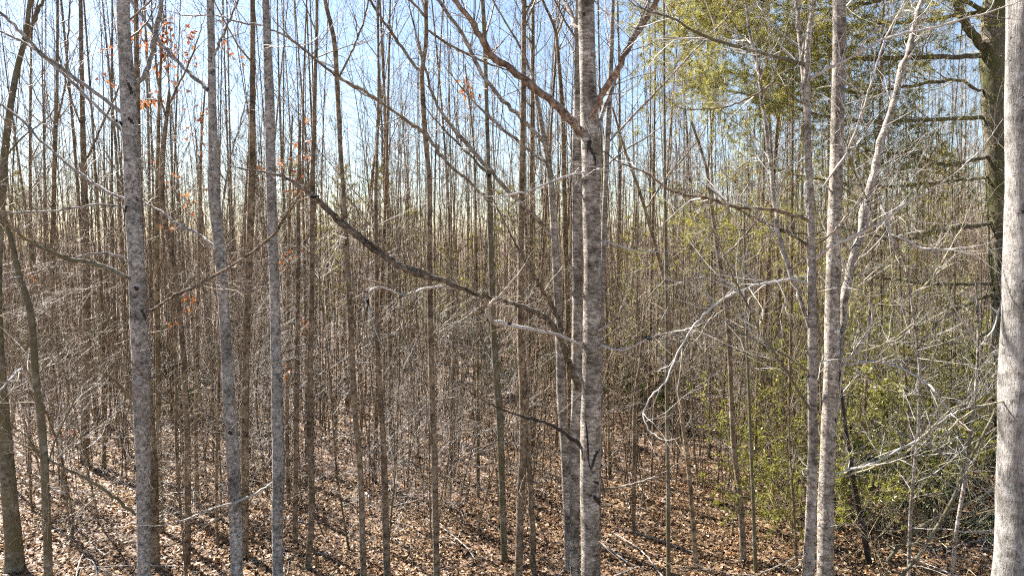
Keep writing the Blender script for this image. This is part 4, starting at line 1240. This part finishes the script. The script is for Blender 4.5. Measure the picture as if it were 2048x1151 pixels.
FP = [far_pine_kind(600, 9.5), far_pine_kind(601, 8.0), far_pine_kind(602, 11.0)]
for px, d, k, s, lab in [(1395, 27, 1, 0.85, 'young pine with pale yellow green needles right of the dark pole'), (1110, 38, 0, 0.9, 'distant pine behind the pale curved trunk'),
                         (1010, 44, 2, 0.8, 'distant pine left of the twinned brown trunk'), (690, 42, 2, 0.85, 'distant pine behind the bent brown trunk'),
                         (760, 50, 0, 1.1, 'far pine behind the slim trunk left of the sinuous one'), (600, 46, 2, 0.9, 'far pine just right of the three grey left trunks'),
                         (1480, 40, 0, 1.0, 'distant pine behind the slanting brown trunk'), (1560, 33, 1, 1.0, 'pine behind the left side of the close pale pair'),
                         (1720, 36, 2, 0.9, 'pine showing behind the leaning side stem of the stout pale trunk'), (1880, 30, 2, 0.85, 'pine beyond the saplings next to the right edge trunk'),
                         (895, 27, 1, 0.62, 'small sunlit pine under the dark broken limb near the centre'), (945, 31, 0, 0.55, 'young pine just left of the crooked olive trunk'),
                         (1085, 29, 1, 0.75, 'young pine showing between the twinned trunk and the pale curved trunk'), (1265, 30, 0, 0.62, 'small pine in the gap right of the central forked trunk'),
                         (1430, 24, 1, 0.8, 'pale young pine left of the slanting brown trunk'), (1350, 34, 2, 0.72, 'slim pine beyond the thin straight pole'),
                         (830, 36, 1, 0.85, 'pine far behind the sinuous trunk'), (655, 30, 1, 0.75, 'young pine left of the bent brown trunk'),
                         (30, 48, 2, 0.9, 'distant pine at the left edge of the view')]:
    x = (px - 1024) / FPX * d
    root = thing('young_pine', lab, 'pine tree', (x, d, float(gz(x, d))), 'green pines beyond the bare trees')
    root.scale = (s, s, s)
    root.rotation_euler = (0, 0, rng.uniform(0, 6.28))
    put('trunk', FP[k][0], root)
    put('needles', FP[k][1], root, kind='stuff')


# ------------------------------------------------------------------ oak saplings that kept their withered leaves
def oak(label, px, py_foot, stem, clusters, seed, d):
    r_ = np.random.default_rng(seed)
    a = np.array([[*at(x, y, d), 0.5 * w / FPX * d] for x, y, w in stem])
    b = np.array([a[-1, 0], d, gz(a[-1, 0], d)])
    a = np.vstack([a, [*b, a[-1, 3] * 1.1], [b[0], b[1], b[2] - 0.2, a[-1, 3] * 1.2]])
    sp = spline(a[::-1], 30)
    root = thing('oak_sapling', label, 'sapling', tuple(b), 'oak saplings with withered leaves')
    G = Geo()
    G.add(*tubes(sp[None, :, :3], sp[None, :, 3], 8))
    put('stem', G.mesh('stem', M['stand'], origin=b), root)
    T, Lf = Geo(), Geo()
    for cx, cy, n, sp_px in clusters:
        c = at(cx, cy, d + r_.uniform(-0.4, 0.4))
        j = np.argmin(np.abs(sp[:, 2] - (c[2] - 0.4)))
        arr = np.array([[*sp[j, :3], 0.007], [*((sp[j, :3] + c) / 2 + np.array([0, 0, -0.08])), 0.005], [*c, 0.003]])
        ls = spline(arr, 8)
        T.add(*tubes(ls[None, :, :3], ls[None, :, 3], 4))
        s = sp_px / FPX * d
        S = c + r_.normal(0, s * 0.5, (7, 3))
        D = r_.normal(0, 1, (7, 3))
        P, R = grow(np.repeat(c[None], 7, 0), S - c, np.linalg.norm(S - c, axis=1) + 0.1, np.full(7, 0.0025), 4, r_, 0.0, 0.1, 0.5)
        T.add(*tubes(P, R, 3))
        C, D, r, t = offspring(P, R, max(1, n // 7), r_, 0.3, 1.0, (0.4, 1.2))
        D[:, 2] -= 0.7
        leaf_quads(Lf, C, D, r_.uniform(0.065, 0.105, len(C)), 0.052, r_, np.clip(r_.normal(0.55, 0.25, len(C)), 0, 1), 0.4)
    put('twigs', T.mesh('twigs', M['twig'], origin=b), root, kind='stuff')
    put('leaves', Lf.mesh('leaves', M['orange'], smooth=False, tint=True, origin=b), root, kind='stuff')


oak('oak sapling with bright orange withered leaves against the sky, right of the thick left trunk', 300, 0,
    [(330, 30, 4), (322, 120, 5), (316, 300, 7), (314, 500, 9), (316, 700, 10), (318, 900, 11)],
    [(320, 92, 30, 18), (355, 55, 24, 22), (300, 80, 14, 18), (372, 70, 14, 20), (300, 195, 24, 14), (285, 205, 12, 10), (315, 130, 14, 12), (340, 150, 10, 20), (275, 60, 10, 18), (405, 230, 8, 14),
     (330, 345, 24, 18), (395, 380, 12, 16), (360, 175, 10, 20), (215, 165, 7, 12), (200, 105, 7, 14), (345, 110, 14, 20)], 81, 11.0)
oak('oak sapling with fewer red brown withered leaves left of the blotched grey trunk', 400, 0,
    [(410, 180, 3), (402, 300, 5), (398, 500, 6), (394, 700, 7), (392, 900, 8)],
    [(450, 75, 7, 16), (460, 110, 7, 14), (392, 280, 7, 14), (400, 215, 7, 12), (375, 410, 7, 10), (385, 120, 7, 12), (325, 460, 16, 10), (340, 640, 12, 12), (372, 600, 14, 12)], 82, 12.0)
oak('oak sapling with faded orange leaves behind the third grey trunk', 570, 0,
    [(585, 230, 3), (580, 350, 5), (577, 520, 6), (575, 700, 7), (574, 860, 8)],
    [(570, 330, 20, 26), (590, 370, 24, 26), (572, 520, 18, 14), (515, 345, 7, 12), (620, 235, 7, 14), (605, 650, 10, 10), (575, 740, 12, 8), (605, 300, 14, 20)], 83, 12.5)
oak('small oak sapling with a few yellow orange leaves, low near the leaning olive trunk', 120, 0,
    [(118, 720, 3), (122, 850, 4), (124, 960, 5)], [(122, 872, 24, 9), (132, 868, 14, 8), (60, 550, 7, 8)], 84, 12.5)
oak('sapling with a few crimson leaves left of the central limb against the sky', 960, 0,
    [(930, 130, 3), (948, 300, 4), (952, 500, 5), (955, 700, 6), (956, 880, 7)], [(940, 172, 22, 12), (930, 160, 14, 8)], 85, 13.0)

# ------------------------------------------------------------------ thicket of vines and canes on the right, brush elsewhere
r_ = np.random.default_rng(91)
Tk = Geo()
n = 330
Y = r_.uniform(10, 22, n)
px = r_.uniform(1560, 2080, n)
X = (px - 1024) / FPX * Y
S = np.stack([X, Y, gz(X, Y) - 0.02], -1)
D = np.concatenate([r_.normal(0, 0.45, (n, 2)), np.ones((n, 1))], 1)
P, R = grow(S, D, r_.uniform(1.2, 4.6, n), r_.uniform(0.003, 0.007, n), 10, r_, -0.03, 0.2, 0.6)
Tk.add(*tubes(P, R, 4))
Tk.merge(twig_geo(P, R, r_, 7, (0.3, 1.1), -0.02, 3))
put('thicket', Tk.mesh('thicket', M['cane']), kind='stuff', label='tangled thicket of vines and canes filling the right side', category='thicket')
Bk = Geo()
n = 380
Y = (r_.uniform(12 ** 2, 36 ** 2, n)) ** 0.5
X = r_.uniform(-1, 1, n) * 0.78 * Y
S = np.stack([X, Y, gz(X, Y) - 0.02], -1)
D = np.concatenate([r_.normal(0, 0.3, (n, 2)), np.ones((n, 1))], 1)
P, R = grow(S, D, r_.uniform(0.6, 2.6, n), r_.uniform(0.003, 0.008, n), 7, r_, 0.02, 0.14, 0.6)
Bk.add(*tubes(P, R, 4))
Bk.merge(twig_geo(P, R, r_, 5, (0.25, 0.8), 0.03, 2))
put('brushwood', Bk.mesh('brushwood', M['twig']), kind='stuff', label='thin leafless brush growing all over the forest floor', category='brush')

# the thinnest poles of the stand, too many to tell apart
Pt = Geo()
n = 2800
Y = (r_.uniform(12.2 ** 1.6, 38 ** 1.6, n)) ** (1 / 1.6)
X = r_.uniform(-1, 1, n) * 0.79 * Y
S = np.stack([X, Y, gz(X, Y) - 0.05], -1)
D = np.concatenate([r_.normal(0, 0.05, (n, 2)), np.ones((n, 1))], 1)
P, R = grow(S, D, r_.uniform(3.0, 9.5, n), r_.uniform(0.006, 0.018, n), 6, r_, 0.05, 0.04, 0.7)
Pt.add(*tubes(P, R, 4))
S, D, r, t = offspring(P, R, 5, r_, 0.12, 1.0, (0.5, 1.1))
P1, R1 = grow(S, D, r_.uniform(0.3, 1.2, len(S)), np.full(len(S), 0.0045), 3, r_, 0.06, 0.25, 0.6)
Pt.add(*tubes(P1, R1, 3))
S, D, r, t = offspring(P1, R1, 2, r_, 0.2, 0.9, (0.5, 1.1))
P2, R2 = grow(S, D, r_.uniform(0.2, 0.7, len(S)), np.full(len(S), 0.005), 2, r_, 0.06, 0.2, 0.6)
Pt.add(*spikes(P2, R2))
put('pole_thicket', Pt.mesh('pole_thicket', M['far']), kind='stuff', label='crowd of pencil thin bare poles filling the middle distance', category='thicket')

# ------------------------------------------------------------------ leaf litter
r_ = np.random.default_rng(95)
Lt = Geo()
for y0, y1, dens, size in ((6.5, 14, 800, 0.072), (14, 22, 330, 0.085), (22, 36, 55, 0.13)):
    area = 0.80 * (y1 ** 2 - y0 ** 2)
    n = int(area * dens)
    Y = (r_.uniform(y0 ** 2, y1 ** 2, n)) ** 0.5
    X = r_.uniform(-1, 1, n) * (0.80 * Y + 0.6)
    C = np.stack([X, Y, gz(X, Y) + r_.uniform(0.0, 0.05, n)], -1)
    th = r_.uniform(0, 2 * math.pi, n)
    d = np.stack([np.cos(th), np.sin(th), r_.normal(0, 0.28, n)], -1)
    d = unit(d)
    nrm = unit(np.stack([r_.normal(0, 0.45, n), r_.normal(0, 0.45, n), np.ones(n)], -1))
    side = unit(np.cross(nrm, d))
    nrm = np.cross(d, side)
    L = (size * r_.uniform(0.6, 1.35, n))[:, None]
    Wd = L * r_.uniform(0.5, 0.75, (n, 1))
    f = r_.uniform(-0.15, 0.45, (n, 1)) * Wd
    a = C - d * L * 0.5
    c = C + d * L * 0.5
    b = C + side * Wd * 0.5 + nrm * f
    e = C - side * Wd * 0.5 + nrm * f
    V = np.stack([a, b, c, e], axis=1).reshape(-1, 3)
    i = np.arange(n)[:, None] * 4
    F = np.concatenate([i + np.array([[0, 1, 2]]), i + np.array([[0, 2, 3]])], axis=1).reshape(-1, 3)
    drift = 0.5 + 0.5 * np.sin(X * 0.9 + 1.3 * np.sin(Y * 0.7)) * np.sin(Y * 1.1 + 0.8 * np.sin(X * 1.3))
    keep = r_.random(n) < 0.55 + 0.6 * drift
    tint = np.clip(r_.beta(1.6, 1.7, n) * (0.72 + 0.4 * drift), 0, 1)
    i = np.arange(keep.sum())[:, None] * 4
    F = np.concatenate([i + np.array([[0, 1, 2]]), i + np.array([[0, 2, 3]])], axis=1).reshape(-1, 3)
    Lt.add(V.reshape(-1, 4, 3)[keep].reshape(-1, 3), F, np.repeat(tint[keep], 2))
put('leaf_litter', Lt.mesh('leaf_litter', M['litter'], smooth=False, tint=True), kind='stuff', label='carpet of dry tan and brown fallen leaves', category='leaves')
# fallen sticks among the leaves
n = 260
Y = (r_.uniform(8 ** 2, 26 ** 2, n)) ** 0.5
X = r_.uniform(-1, 1, n) * 0.78 * Y
th = r_.uniform(0, 6.28, n)
S = np.stack([X, Y, gz(X, Y) + 0.05], -1)
P, R = grow(S, np.stack([np.cos(th), np.sin(th), np.zeros(n)], -1), r_.uniform(0.3, 2.2, n), r_.uniform(0.004, 0.014, n), 6, r_, 0, 0.12, 0.5)
P[:, :, 2] = gz(P[:, :, 0], P[:, :, 1]) + 0.045
G = Geo()
G.add(*tubes(P, R, 5))
put('fallen_sticks', G.mesh('fallen_sticks', M['twig_pale']), kind='stuff', label='fallen sticks lying in the leaf litter', category='sticks')

tris = sum(sum(p.loop_total - 2 for p in o.polygons) if len(o.polygons) < 1 else len(o.loops) - 2 * len(o.polygons) for o in bpy.data.meshes)
print('TRIANGLES', tris)
